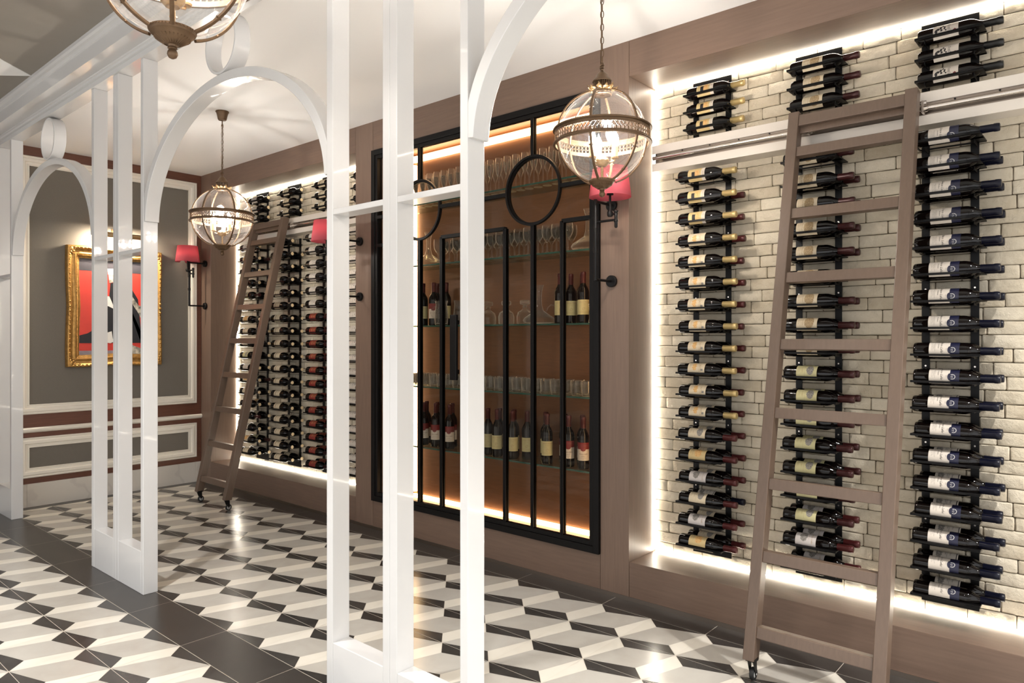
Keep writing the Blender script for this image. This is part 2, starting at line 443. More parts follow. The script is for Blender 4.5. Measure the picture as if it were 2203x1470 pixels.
# ---- back wall
struct(MB().box((-3.9, B, 0), (4.0, B + 0.1, HL + 0.06)).obj('wall_back', 'red_brown_wood'), 'reddish brown timber back wall', 'wall')
def frame_prof(x0, x1, z0, z1, wd, mb, y):
    """moulding with a cream profile mitred round a rectangle on the back wall"""
    prof = [(0, 0), (0, .016), (.008, .022), (.016, .018), (.028, .026), (.05, .026), (.056, .014), (.072, .012), (.076, .018), (wd, .018), (wd, 0)]
    cs = [(x0, z0, 1, 1), (x1, z0, -1, 1), (x1, z1, -1, -1), (x0, z1, 1, -1)]
    mb.sweep([((cx, y, cz), (sx, 0, sz), (0, -1, 0)) for cx, cz, sx, sz in cs], prof, closed=True)
def wall_frame(x0, x1, z0, z1, n, lab1, lab2):
    mb = MB(); frame_prof(x0, x1, z0, z1, 0.084, mb, B)
    struct(mb.obj('trim_%d' % n, 'cream_trim'), lab1, 'wall moulding')
    struct(MB().box((x0 + .07, B - .006, z0 + .07), (x1 - .07, B, z1 - .07)).obj('wall_inset', 'grey_fabric'), lab2, 'wall panel')
wall_frame(1.794, 3.316, 0.788, 2.99, 2, 'cream moulding framing the tall grey panel behind the painting', 'tall grey cloth panel behind the painting')
wall_frame(1.794, 3.316, 0.248, 0.590, 3, 'cream moulding framing the low grey panel', 'low grey cloth panel above the marble skirting')
wall_frame(-1.9, 1.55, 0.788, 2.99, 4, 'cream moulding on the back wall left of the screen', 'grey cloth panel left of the screen')
mb = MB(); mb.sweep([((-3.9, B, 0.654), (0, 0, 1), (0, -1, 0)), ((W - .001, B, 0.654), (0, 0, 1), (0, -1, 0))], [(-.021, 0), (-.021, .012), (-.008, .026), (.010, .028), (.021, .016), (.021, 0)])
struct(mb.obj('trim_5', 'cream_trim'), 'cream dado rail across the back wall', 'dado rail')
mb = MB()
xx = -3.9
while xx < W: mb.box((xx + .0006, B - .018, 0), (min(xx + .72, W - .001) - .0006, B, .197)); xx += .72
struct(mb.obj('baseboard_back', 'marble', bevel=.001), 'white veined marble skirting on the back wall', 'baseboard')
# marble veins
nt = MATS['marble'].node_tree; p = nt.nodes['Principled BSDF']
tc = nn(nt, 'ShaderNodeTexCoord'); wv = nn(nt, 'ShaderNodeTexWave'); wv.inputs['Scale'].default_value = 1.4; wv.inputs['Distortion'].default_value = 14; wv.inputs['Detail'].default_value = 4; wv.inputs['Detail Scale'].default_value = 1.3
nt.links.new(tc.outputs['Object'], wv.inputs[0]); cr = nn(nt, 'ShaderNodeValToRGB'); cr.color_ramp.elements[0].position = 0.0; cr.color_ramp.elements[0].color = (.60, .56, .51, 1); cr.color_ramp.elements[1].position = 0.10; cr.color_ramp.elements[1].color = (.66, .62, .56, 1)
nt.links.new(wv.outputs[0], cr.inputs[0]); nt.links.new(cr.outputs[0], p.inputs['Base Color'])

# ---- beam and crown moulding above the screen
BZ = 3.012
struct(MB().box((SX0 + 0.0, YEND - 1.6, BZ), (SX1, B, H)).box((1.53, YEND - 1.6, H), (SX1, B, HL)).obj('trim_6', 'white_lacquer'), 'white beam above the screen', 'beam')
prof = [(SX0, BZ), (SX0 - .010, BZ), (SX0 - .010, BZ + .030), (SX0 - .004, BZ + .034), (SX0 - .016, BZ + .040), (SX0 - .018, BZ + .052), (SX0 - .026, BZ + .056), (SX0 - .030, BZ + .066),
        (SX0 - .045, BZ + .076), (SX0 - .066, BZ + .098), (SX0 - .090, BZ + .116), (SX0 - .112, BZ + .128), (SX0 - .118, BZ + .142), (SX0 - .130, BZ + .146), (SX0 - .136, BZ + .164), (SX0 - .148, BZ + .170), (SX0 - .155, BZ + .182), (SX0 - .155, HL), (SX0, HL)]
mb = MB(); mb.sweep([((0, YEND - 1.6, 0), (1, 0, 0), (0, 0, 1)), ((0, B, 0), (1, 0, 0), (0, 0, 1))], prof)
struct(mb.obj('trim_7', 'white_lacquer'), 'white stepped crown moulding along the beam', 'crown moulding')

# ================================================================== WHITE SCREEN
def cluster(y0, label):
    """y0 = near end (smallest y)"""
    t = thing('screen_post_cluster', label, 'room divider', ((SX0 + SX1) / 2, y0 + .39, 0), 0, 'white post clusters of the arched screen')
    def part(name, a, b, bev=.0025):
        o = MB().box((a[0] - t.location.x, a[1] - t.location.y, a[2]), (b[0] - t.location.x, b[1] - t.location.y, b[2])).obj(name, 'white_lacquer', t, bevel=bev); return o
    q = [(0, .036), (.355, .396), (.3965, .436), (.745, .786)]
    for a, b in q: part('post', (SX0, y0 + a, 0), (SX1, y0 + b, BZ))
    for a, b in ((.036, .355), (.436, .745)):
        part('crossbar', (SX0 + .001, y0 + a, 1.929), (SX1 - .001, y0 + b, 1.951))
        part('base_panel', (SX0 + .0005, y0 + a, 0), (SX1 - .0005, y0 + b, .240))
    return t
cluster(1.625, 'white post cluster nearest the camera, cutting across the glazed cabinet')
cluster(4.167, 'white post cluster in front of the gilt framed painting')
cluster(-0.913, 'white post cluster beside the camera')
t = thing('screen_post_cluster', 'white end posts of the screen at the far left by the back wall', 'room divider', (1.695, 6.87, 0), 0, 'white post clusters of the arched screen')
for a, b in ((6.674, 6.712), (7.03, 7.068)): MB().box((SX0 - 1.695, a - 6.87, 0), (SX1 - 1.695, b - 6.87, BZ)).obj('post', 'white_lacquer', t, bevel=.0025)
MB().box((SX0 + .001 - 1.695, 6.712 - 6.87, 1.929), (SX1 - .001 - 1.695, 7.03 - 6.87, 1.951)).obj('crossbar', 'white_lacquer', t, bevel=.002)
MB().box((SX0 + .001 - 1.695, 6.712 - 6.87, 0), (SX1 - .001 - 1.695, 7.03 - 6.87, .24)).obj('base_panel', 'white_lacquer', t, bevel=.002)
def arch(ya, yb, label):
    yc = (ya + yb) / 2; a = (yb - ya) / 2 + .023; b = .631; zc = 2.076; th = .044
    e0 = math.asin(.022 / b)
    pts = [(a * math.cos(e0 + (PI - 2 * e0) * k / 56), b * math.sin(e0 + (PI - 2 * e0) * k / 56)) for k in range(57)]
    P = []
    for i, (y, z) in enumerate(pts):
        y0_, z0_ = pts[max(i - 1, 0)]; y1_, z1_ = pts[min(i + 1, len(pts) - 1)]
        tx, tz = y1_ - y0_, z1_ - z0_; l = math.hypot(tx, tz); nrm = (0, -tz / l, tx / l)   # inward
        P.append(((0, y, z), nrm, (1, 0, 0)))
    mb = MB(); mb.sweep(P, [(0, -.038), (th, -.038), (th, .038), (0, .038)], smooth=True)
    o = mb.obj('screen_arch', 'white_lacquer', bevel=.002); o.location = ((SX0 + SX1) / 2, yc, zc)
    tag(o, label, 'arch', 'white arches of the screen')
    r = MB(); n = 40; rp = []
    for k in range(n):
        an = 2 * PI * k / n; rp.append(((0, .1495 * math.cos(an), .1495 * math.sin(an)), (0, -math.cos(an), -math.sin(an)), (1, 0, 0)))
    r.sweep(rp, [(0, -.038), (.013, -.038), (.013, .038), (0, .038)], closed=True, smooth=True)
    o2 = r.obj('screen_ring', 'white_lacquer', bevel=.0015); o2.location = ((SX0 + SX1) / 2, yc, zc + b + .1495 + .0015)
    tag(o2, 'white hoop standing on ' + label.split(',')[0], 'ring ornament', 'white hoops of the screen')
arch(2.411, 4.167, 'the large white arch around the far lantern, between two post clusters')
arch(4.953, 6.674, 'the small far white arch, at the left edge beside the painting')
arch(-0.127, 1.625, 'the near white arch at the top centre, cut by the top of the picture')

# ================================================================== NICHE LIGHTS
def led(a, b, mat, label, group):
    o = MB().box(a, b).obj('led_strip', mat); return tag(o, label, 'light strip', group)
for ya, yb, nm in ((YEND, 2.068, 'near'), (4.52, 6.864, 'far')):
    led((NB - .020, ya + .01, NZ1 - .006), (NB - .013, yb - .01, NZ1 - .001), 'led_white', 'white light strip along the top of the %s bottle niche' % nm, 'light strips of the bottle niches')
    led((NB - .020, ya + .01, NZ0), (NB - .013, yb - .01, NZ0 + .006), 'led_white', 'white light strip along the foot of the %s bottle niche' % nm, 'light strips of the bottle niches')
    led((NB - .020, yb - .006, NZ0 + .01), (NB - .013, yb, NZ1 - .01), 'led_white', 'upright white light strip at the left side of the %s bottle niche' % nm, 'light strips of the bottle niches')
    led((NB - .020, ya, NZ0 + .01), (NB - .013, ya + .006, NZ1 - .01), 'led_white', 'upright white light strip at the right side of the %s bottle niche' % nm, 'light strips of the bottle niches')

# ================================================================== LADDER RAILS
RX = 3.540
def rail(ya, yb, label):
    t = thing('ladder_rail', label, 'ladder rail', (RX, (ya + yb) / 2, 2.447), 0, 'horizontal ladder rails across the niches')
    cy = (ya + yb) / 2
    def pb(name, x0, z0, x1, z1, m, bev=.001, e=0.0): return MB().box((x0 - RX, ya - cy + e, z0 - 2.447), (x1 - RX, yb - cy - e, z1 - 2.447)).obj(name, m, t, bevel=bev)
    pb('board', RX, 2.474, NB - .004, 2.520, 'rail_board'); pb('board', RX, 2.376, NB - .004, 2.420, 'rail_board')
    pb('channel', RX + .035, 2.420, NB - .006, 2.474, 'dark_steel')
    pb('channel_lip', RX + .006, 2.463, RX + .040, 2.474, 'dark_steel', .0005, .02); pb('channel_lip', RX + .006, 2.420, RX + .040, 2.427, 'dark_steel', .0005, .02)
    MB().tube([(-.008, ya - cy - .012, .0), (-.008, yb - cy - .012, .0)], .0115, 16).obj('steel_tube', 'steel', t)
    scr = MB(); yy = ya + .1
    while yy < yb: scr.lathe([(0, .002), (.004, .002), (.004, 0)], 8, 0, T(.004, yy - cy, .021) @ Matrix.Rotation(-PI / 2, 4, 'Y')); yy += .16
    scr.obj('screw_heads', 'black_metal', t)
rail(YEND, 2.024, 'pale horizontal rail with a steel tube across the near bottle niche')
rail(4.52, 6.80, 'pale horizontal rail with a steel tube across the far bottle niche')

# ================================================================== LADDERS
def make_ladder(y0, y1, label):
    xb, zb, xt, zt = 2.890, .092, 3.432, 2.517
    t = thing('library_ladder', label, 'ladder', ((xb + xt) / 2, (y0 + y1) / 2, 0), 0, 'rolling library ladders')
    ox_, oy_ = t.location.x, t.location.y
    sl = (xt - xb) / (zt - zb)
    def bar(name, ya, yb, za, zb_, off0, off1, par=t, bev=.003, skew=True):
        vs = []
        for zz in (za, zb_):
            for off in (off0, off1):
                for yy in (ya, yb):
                    zq = zz - (off * sl if skew else 0) * .5
                    vs.append((xb + (zz - zb) * sl + off - ox_, yy - oy_, zq))
        # order: z0o0y0, z0o0y1, z0o1y0, z0o1y1, z1...
        f = [(0, 1, 3, 2), (4, 6, 7, 5), (0, 4, 5, 1), (2, 3, 7, 6), (0, 2, 6, 4), (1, 5, 7, 3)]
        return MB().add(vs, f).obj(name, 'ladder_wood', par, bevel=bev)
    bar('side_rail', y1 - .048, y1, zb, zt, 0, .062); bar('side_rail', y0, y0 + .048, zb, zt, 0, .062)
    for z in (2.342, 2.043, 1.742, 1.439, 1.137, .834, .534, .231): bar('rung', y0 + .047, y1 - .047, z - .047, z, .008, .052)
    bar('top_bar', y0 + .047, y1 - .047, 2.445, 2.500, .006, .030)
    # plate leaning against the rail, behind the top bar
    bar('back_plate', y0 + .047, y1 - .047, 2.415, 2.500, .030, .042)
    for yy, dy in ((y1 - .030, -.0), (y0 + .024, .0)):
        hx, hz = xb + .030 - ox_, zb
        c = MB()
        c.box((hx - .020, yy - oy_ - .020, hz - .006), (hx + .020, yy - oy_ + .020, hz + .006))
        for s in (-1, 1):
            yq = yy - oy_ + s * .012
            c.add([(hx - .018, yq - .0015, hz), (hx + .018, yq - .0015, hz), (hx + .022, yq - .0015, .022), (hx + .010, yq - .0015, .016),
                   (hx - .018, yq + .0015, hz), (hx + .018, yq + .0015, hz), (hx + .022, yq + .0015, .022), (hx + .010, yq + .0015, .016)],
                  [(0, 1, 2, 3), (7, 6, 5, 4), (0, 4, 5, 1), (1, 5, 6, 2), (2, 6, 7, 3), (3, 7, 4, 0)])
        co = c.obj('caster', 'black_metal', t)
        MW = T(hx + .014, yy - oy_, .026) @ Matrix.Rotation(PI / 2, 4, 'X')
        wv_ = MB(); wv_.lathe([(.016, -.009), (.023, -.009), (.026, -.006), (.026, .006), (.023, .009), (.016, .009)], 28, 0, MW); wv_.obj('wheel', 'rubber', co)
        hb = MB(); hb.lathe([(0, -.0095), (.012, -.0095), (.016, -.007), (.016, .007), (.012, .0095), (0, .0095)], 24, 0, MW); hb.lathe([(0, -.0145), (.004, -.0145), (.004, .0145), (0, .0145)], 12, 0, MW); hb.obj('hub', 'plastic_grey', co)
    for yy in (y1 - .068, y0 + .0 - .008):
        bx = RX - .042 - ox_
        k = MB(); k.box((bx - .010, yy - oy_ - .004, 2.418), (bx + .026, yy - oy_ + .004, 2.470)); k.tube([(bx + .0, yy - oy_ - .014, 2.460), (bx + .0, yy - oy_ + .014, 2.460)], .010, 12)
        k.tube([(bx + .033, yy - oy_ - .012, 2.447), (bx + .033, yy - oy_ + .012, 2.447)], .0185, 20)
        k.obj('roller_bracket', 'steel', t)
    return t
make_ladder(.680, 1.225, 'brown wooden rolling ladder leaning on the rail of the near niche')
make_ladder(5.652, 6.197, 'brown wooden rolling ladder leaning on the rail of the far niche')

# ================================================================== BOTTLES
R_B = .0354
def bottle_meshes(kind):
    """returns list of (name, mesh, [sub (name, mesh)]) for one kind; bottle stands on z=0, label faces -x"""
    body = MB().lathe([(0, .006), (.022, .001), (.032, 0), (.0344, .004), (R_B, .012), (R_B, .186), (.0344, .196), (.0312, .208), (.0255, .220), (.0188, .230), (.0158, .238), (.0146, .250), (.0143, .290), (.0160, .292), (.0160, .304), (.0140, .306), (0, .306)], 28)
    K = KINDS[kind]
    parts = [('body', body.mesh('bottle_body', ['bottle_glass']), [])]
    cap = MB().lathe([(.0160, .243), (.0163, .2435), (.0158, .290), (.0172, .292), (.0172, .303), (.0160, .3105), (.0150, .312)], 22)
    cap.lathe([(.0150, .312), (.012, .3128), (0, .3128)], 22, 1)
    parts.append(('capsule', cap.mesh('capsule', [K['cap'], K.get('disc', K['cap'])]), []))
    def wrap(mb, vs, fs, r, s0, t0, mi=0, rot=0.0):
        o = len(mb.v)
        for x, y in vs:
            c_, s_ = math.cos(rot), math.sin(rot); x, y = x * c_ - y * s_, x * s_ + y * c_
            a = (x + s0) / r
            mb.v.append((-r * math.cos(a), -r * math.sin(a), y + t0))
        for f in fs: mb.f.append(tuple(o + i for i in f)); mb.m.append(mi); mb.sm.append(True)
    def rect(mb, s0, s1, t0, t1, r, mi=0, n=None, top=None):
        n = n or max(2, int((s1 - s0) / .004)); vs = []; fs = []
        for i in range(n + 1):
            s = s0 + (s1 - s0) * i / n
            vs.append((s, t0)); vs.append((s, t1 if top is None else top(s)))
        for i in range(n): fs.append((2 * i, 2 * i + 2, 2 * i + 3, 2 * i + 1))
        wrap(mb, vs, fs, r, 0, 0, mi)
    def blob(mb, s, t_, rs, rt, r, mi=0, n=18, wob=0.0, seed=1):
        rn = random.Random(seed); k = max(6, int(2 * rs / .0025)); vs = []; fs = []
        for i in range(k + 1):
            x = -rs + 2 * rs * i / k; h = rt * math.sqrt(max(0.0, 1 - (x / rs) ** 2)) if rs > 0 else 0
            vs.append((s + x, t_ - h * (1 + rn.uniform(-wob, wob)))); vs.append((s + x, t_ + h * (1 + rn.uniform(-wob, wob))))
        for i in range(k): fs.append((2 * i, 2 * i + 2, 2 * i + 3, 2 * i + 1))
        wrap(mb, vs, fs, r, 0, 0, mi)
    r1, r2, r3 = R_B + .0004, R_B + .0007, R_B + .0010
    L0, L1 = K.get('t', (.060, .155)); hw = .046
    lab = MB(); rect(lab, -hw, hw, L0, L1, r1)
    sub = []
    def add_print(fn, mat, nm='lettering'):
        mb = MB(); fn(mb)
        if mb.f: sub.append((nm, mb.mesh(nm, [mat])))
    def txt(mb, body, size, t_, s=0.0, shear=0.0, r=r3):
        vs, fs = text_polys(body, size, shear); wrap(mb, vs, fs, r, s, t_)
    d = K['deco']
    if d == 'gold':
        add_print(lambda mb: rect(mb, -.012, .020, .082, .100, r2), 'ink_black', 'dark_crest')
        add_print(lambda mb: (blob(mb, .0, .114, .024, .011, r2, wob=.3, seed=3), rect(mb, -.03, .03, .101, .104, r2)), 'ink_orange', 'castle_picture')
        add_print(lambda mb: rect(mb, -hw, hw, .136, .155, r2), 'paper_white', 'pale_band')
        add_print(lambda mb: (txt(mb, 'CASTEL', .010, .145), txt(mb, 'GRAND VIN', .005, .128)), 'ink_brown')
    elif d == 'castel':
        add_print(lambda mb: (blob(mb, .004, .098, .022, .012, r2, wob=.45, seed=5)), 'ink_orange', 'castle_picture')
        add_print(lambda mb: (txt(mb, 'CASTEL', .015, .128, .008), txt(mb, 'BORDEAUX', .0055, .076), txt(mb, 'Mis en bouteille au chateau', .0035, .069)), 'ink_brown')
        add_print(lambda mb: rect(mb, .016, .028, .134, .146, r2), 'ink_grey', 'crest')
    elif d == 'oval':
        add_print(lambda mb: blob(mb, 0, .118, .034, .022, r2, wob=.08, seed=8), 'ink_brown', 'engraving')
        add_print(lambda mb: (txt(mb, 'CHATEAU', .010, .088), txt(mb, 'APPELLATION CONTROLEE', .0038, .078), txt(mb, 'GRAND VIN', .005, .070)), 'ink_brown')
    elif d == 'castle':
        add_print(lambda mb: blob(mb, 0, .124, .026, .016, r2, wob=.2, seed=4, n=12), 'ink_grey', 'castle_picture')
        add_print(lambda mb: (rect(mb, -.036, .036, .099, .0996, r2), txt(mb, 'CHATEAU', .007, .088), txt(mb, 'BORDEAUX', .005, .073), txt(mb, 'PRODUCE OF FRANCE', .0035, .066)), 'ink_brown')
    elif d == 'lilac':
        add_print(lambda mb: blob(mb, 0, .098, .026, .017, r2, wob=.2, seed=6, n=12), 'ink_grey', 'castle_picture')
        add_print(lambda mb: (txt(mb, 'Grace Lafei', .012, .137, .004, .4), txt(mb, 'BORDEAUX', .005, .121)), 'ink_brown')
    elif d == 'chateau':
        add_print(lambda mb: (blob(mb, .004, .112, .026, .020, r2, wob=.25, seed=11)), 'ink_orange', 'castle_picture')
        add_print(lambda mb: (txt(mb, 'CHATEAU', .009, .082), txt(mb, 'GRAND VIN', .005, .072)), 'ink_brown')
    elif d == 'tree':
        add_print(lambda mb: ([blob(mb, s_, t_, a_, b_, r2, wob=.5, seed=q, n=9) for q, (s_, t_, a_, b_) in enumerate([(.010, .072, .010, .005), (.002, .080, .006, .007), (-.004, .090, .008, .004), (.008, .092, .005, .005), (-.012, .098, .006, .003), (.0, .104, .009, .003), (.010, .108, .004, .003)])], txt(mb, "Osti's", .017, .120, .002)), 'ink_black', 'tree_drawing')
        add_print(lambda mb: blob(mb, .020, .142, .009, .005, r2, wob=.6, seed=2, n=9), 'ink_red', 'small_emblem')
    elif d == 'blue':
        add_print(lambda mb: (rect(mb, -hw, hw, .138, .172, r2), blob(mb, .014, .140, .017, .011, r2, n=20)), 'ink_navy', 'blue_band')
        add_print(lambda mb: (txt(mb, 'Grace Lafei', .0135, .108, -.004, .45), txt(mb, 'Bordeaux', .006, .096, -.004, .3), txt(mb, '2010', .0048, .125, .012), txt(mb, 'Appellation Bordeaux Controlee', .0032, .083, 0), txt(mb, 'Mis en bouteille par', .0032, .078, 0), txt(mb, 'Produce of France  750 ml', .0032, .072, 0)), 'ink_black')
        def crest(mb):
            for k in range(16):
                a = 2 * PI * k / 16
                if PI * 1.15 < a < PI * 1.85: continue
                wrap(mb, [(.014 + .0085 * math.cos(a - .1), .147 + .0085 * math.sin(a - .1)), (.014 + .0115 * math.cos(a - .1), .147 + .0115 * math.sin(a - .1)), (.014 + .0115 * math.cos(a + .1), .147 + .0115 * math.sin(a + .1)), (.014 + .0085 * math.cos(a + .1), .147 + .0085 * math.sin(a + .1))], [(0, 1, 2, 3)], r3, 0, 0)
            txt(mb, 'GRACE', .0036, .147, .014); txt(mb, 'LAFEI', .0032, .1425, .014)
        add_print(crest, 'ink_white', 'crest')
    elif d == 'rear':
        add_print(lambda mb: blob(mb, .004, .082, .030, .012, r2, wob=.25, seed=9, n=12), 'ink_grey', 'castle_picture')
        add_print(lambda mb: (txt(mb, 'CHATEAU', .006, .106), txt(mb, 'GRAND VIN DE BORDEAUX', .004, .112), txt(mb, 'Grace', .010, .126, 0, .4), rect(mb, -hw, hw, .147, .150, r2)), 'ink_black')
    elif d == 'stripe':
        add_print(lambda mb: (rect(mb, -.028, .030, .082, .088, r2), txt(mb, 'CHATEAU', .007, .105), txt(mb, 'BORDEAUX', .005, .120)), 'ink_black')
    elif d == 'white':
        add_print(lambda mb: (txt(mb, '1453', .018, .108, 0, .2), blob(mb, 0, .135, .007, .006, r2, wob=.4, seed=3, n=9), txt(mb, 'GRAND VIN', .006, .078)), 'ink_grey')
    elif d == 'red':
        add_print(lambda mb: (txt(mb, 'LAFEI', .017, .098, 0, .15), txt(mb, 'GRAND VIN', .007, .120), txt(mb, 'ROUGE', .010, .135), [rect(mb, -.040, .040, a_, a_ + .0008, r2) for a_ in (.066, .149)]), 'ink_orange')
    elif d == 'script':
        add_print(lambda mb: (txt(mb, 'Grace Wyfei', .0125, .128, 0, .4), txt(mb, 'Bordeaux', .006, .115, 0, .3), txt(mb, 'APPELLATION CONTROLEE', .0034, .105), [rect(mb, -.036, .036, a_, a_ + .0005, r2) for a_ in (.070, .064)], txt(mb, 'Mis en bouteille au chateau', .0032, .067), txt(mb, '750 ml', .0034, .059)), 'ink_brown')
        def rose(mb):
            for k in range(10):
                a = 2 * PI * k / 10; blob(mb, .007 * math.cos(a), .087 + .007 * math.sin(a), .0017, .0017, r2, n=6)
        add_print(rose, 'ink_brown', 'rosette')
    elif d == 'redwhite':
        add_print(lambda mb: (rect(mb, -hw, hw, .120, .160, r2), blob(mb, .0, .118, .016, .010, r2, n=20)), 'ink_red', 'red_band')
        add_print(lambda mb: (txt(mb, 'Grace Lafei', .012, .092, 0, .45), txt(mb, 'Bordeaux', .006, .078, 0, .3), txt(mb, '2010', .005, .104), txt(mb, 'Appellation Bordeaux Controlee', .0032, .068), txt(mb, '750 ml', .0032, .060)), 'ink_black')
    elif d == 'rust':
        add_print(lambda mb: (rect(mb, -.030, .030, .080, .140, r2)), 'ink_orange', 'crest')
    parts.append(('paper_label', lab.mesh('paper_label', [K['paper']]), sub))
    return parts
KINDS = {
    'gold': dict(cap='foil_gold', paper='paper_gold', deco='gold', word='gold foil wine bottle with a yellow label and dark crest'),
    'castel': dict(cap='foil_gold', paper='paper_cream', deco='castel', word='gold foil wine bottle with a cream label'),
    'chateau': dict(cap='foil_red', paper='paper_gold', deco='chateau', word='red foil wine bottle with a yellow castle label'),
    'lilac': dict(cap='foil_red', paper='paper_lilac', deco='lilac', word='red foil wine bottle with a whitish castle label'),
    'redcream': dict(cap='foil_red', paper='paper_cream', deco='castle', word='red foil wine bottle with a cream castle label'),
    'oval': dict(cap='foil_maroon', paper='paper_cream', deco='oval', word='maroon foil wine bottle with a cream engraved label'),
    'castle': dict(cap='foil_maroon', paper='paper_yellow', deco='castle', word='maroon foil wine bottle with a pale yellow label'),
    'tree': dict(cap='foil_black', paper='paper_white', deco='tree', word='black foil wine bottle with a white label and ink drawing'),
    'blue': dict(cap='foil_navy', paper='paper_white', deco='blue', t=(.060, .140), word='navy foil wine bottle with a cream and blue label'),
    'rear': dict(cap='foil_navy', paper='paper_white', deco='rear', word='navy foil wine bottle with a white castle label'),
    'stripe': dict(cap='foil_black', paper='paper_cream', deco='stripe', disc='cream_disc', word='black foil wine bottle with a striped cream label'),
    'white': dict(cap='foil_black', paper='paper_white', deco='white', disc='cream_disc', word='black foil wine bottle with a white label'),
    'red': dict(cap='foil_maroon', paper='paper_red', deco='red', word='dark wine bottle with a bright red label'),
    'rust': dict(cap='foil_black', paper='paper_cream', deco='rust', disc='cream_disc', word='black foil wine bottle with a rust and cream label'),
    'script': dict(cap='foil_red', paper='paper_yellow', deco='script', t=(.052, .142), word='red foil wine bottle with a tall pale yellow label'),
    'redwhite': dict(cap='foil_red', paper='paper_white', deco='redwhite', t=(.052, .130), word='red foil wine bottle with a red and white label'),
}
PROTO = {}
def bottle(kind, loc, M, label, group):
    """M: 3x3 orientation; the first call of a kind builds it, later calls copy"""
    if kind not in PROTO:
        r = bpy.data.objects.new('wine_bottle', None); C.objects.link(r); r.empty_display_size = .03
        tree = []
        for nm, me, sub in bottle_meshes(kind):
            o = bpy.data.objects.new(nm, me); C.objects.link(o); o.parent = r
            ss = []
            for n2, m2 in sub:
                o2 = bpy.data.objects.new(n2, m2); C.objects.link(o2); o2.parent = o; ss.append((o2, []))
            tree.append((o, ss))
        PROTO[kind] = (r, tree)
    else:
        r0, tree = PROTO[kind]
        r = dup(r0, tree)
    r.location = loc; r.rotation_euler = M.to_euler()
    tag(r, label, 'wine bottle', group)
    return r
def laid(roll): return (Matrix.Rotation(PI / 2, 3, 'X') @ Matrix.Rotation(-math.radians(roll), 3, 'Z'))
def upright(turn): return Matrix.Rotation(math.radians(turn), 3, 'Z')

# ================================================================== RACKS
XF, XR, XS = 3.500, 3.598, 3.592   # bottle axes: front, rear, single
def tray_mesh(double):
    xf = 3.452 if double else 3.535
    mb = MB(); th = .005
    y0, y1 = -.1275, .1275
    def bx(xa, xb, ya, yb, z0=0, z1=th): mb.box((xa - NB, ya, z0), (xb - NB, yb, z1))
    bx(xf, xf + .016, y0, y1, -.002, th + .002)
    if double: bx(3.631, 3.643, y0, y1); bx(3.534, 3.565, y0, y1)
    else: bx(3.626, 3.643, y0, y1); bx(xf, 3.559, y0, y1)
    bx(xf, 3.643, y1 - .006, y1); bx(xf, 3.643, y0, y0 + .050)
    # folded lip under both ends
    bx(3.560, 3.6455, y1 - .036, y1 - .033, -.016, 0); bx(3.560, 3.6455, y0 + .034, y0 + .037, -.016, 0)
    return mb.mesh('tray', ['rack_metal'])
TRAY = {True: tray_mesh(True), False: tray_mesh(False)}
UZ = [2.775, 2.682, 2.589]
LZ = [2.305 - .1148 * k for k in range(18)]
def rack(yc, zs, double, z_lo, z_hi, label, plates):
    t = thing('bottle_rack', label, 'wine rack', (NB, yc, 0), 0, 'black wall racks for bottles')
    for yy in (.1045, -.0835): MB().box((-.012, yy - .016, z_lo), (-.0075, yy + .016, z_hi)).obj('upright_strap', 'rack_metal', t, bevel=.0008)
    if plates[0]: MB().box((-.0125, -.0995, z_hi - .045), (-.0070, .1205, z_hi + .004)).obj('mounting_plate', 'rack_metal', t)
    if plates[1]: MB().box((-.0125, -.0995, z_lo - .004), (-.0070, .1205, z_lo + .045)).obj('mounting_plate', 'rack_metal', t)
    s = MB()
    for z in zs[::3]:
        for yy in (.1045, -.0835): s.lathe([(0, .0015), (.004, .0015), (.0045, 0)], 8, 0, T(-.0120, yy, z + .045) @ Matrix.Rotation(-PI / 2, 4, 'Y'))
    s.obj('screws', 'steel', t)
    for z in zs:
        o = bpy.data.objects.new('tray', TRAY[double]); C.objects.link(o); o.parent = t; o.location = (0, 0, z - .019)
LO, HI = .262, 2.848
jit = random.Random(3)
COLS = [(1.705, 'near', 'left-hand'), (1.145, 'near', 'middle'), (.585, 'near', 'right-hand'),
        (6.37, 'far', 'leftmost'), (5.81, 'far', 'second'), (5.25, 'far', 'third'), (4.69, 'far', 'rightmost')]
def kind_for(ci, upper, row, rear):
    if ci == 0:
        if upper: return 'gold'
        if rear: return 'redcream' if row < 12 else ('rear' if row == 15 else 'redcream')
        if row < 3: return 'gold'
        if row < 12: return 'castel'
        return ['redcream', 'chateau', 'lilac', 'redcream', 'lilac', 'chateau'][row - 12]
    if ci == 1:
        if upper: return 'oval'
        if row < 9: return 'oval'
        if row < 16: return 'castle' if not rear else ('castle' if row < 14 else 'lilac')
        return 'lilac'
    if ci == 2:
        if upper: return 'tree'
        return 'rear' if rear else 'blue'
    if ci == 3: return ['white', 'stripe', 'rust', 'castle', 'stripe'][(row * 2 + (1 if rear else 0)) % 5] if not upper else 'white'
    if ci == 4: return 'stripe'
    if ci == 5: return 'stripe' if upper else ('white' if row < 6 else 'red')
    return 'tree' if upper else 'white'
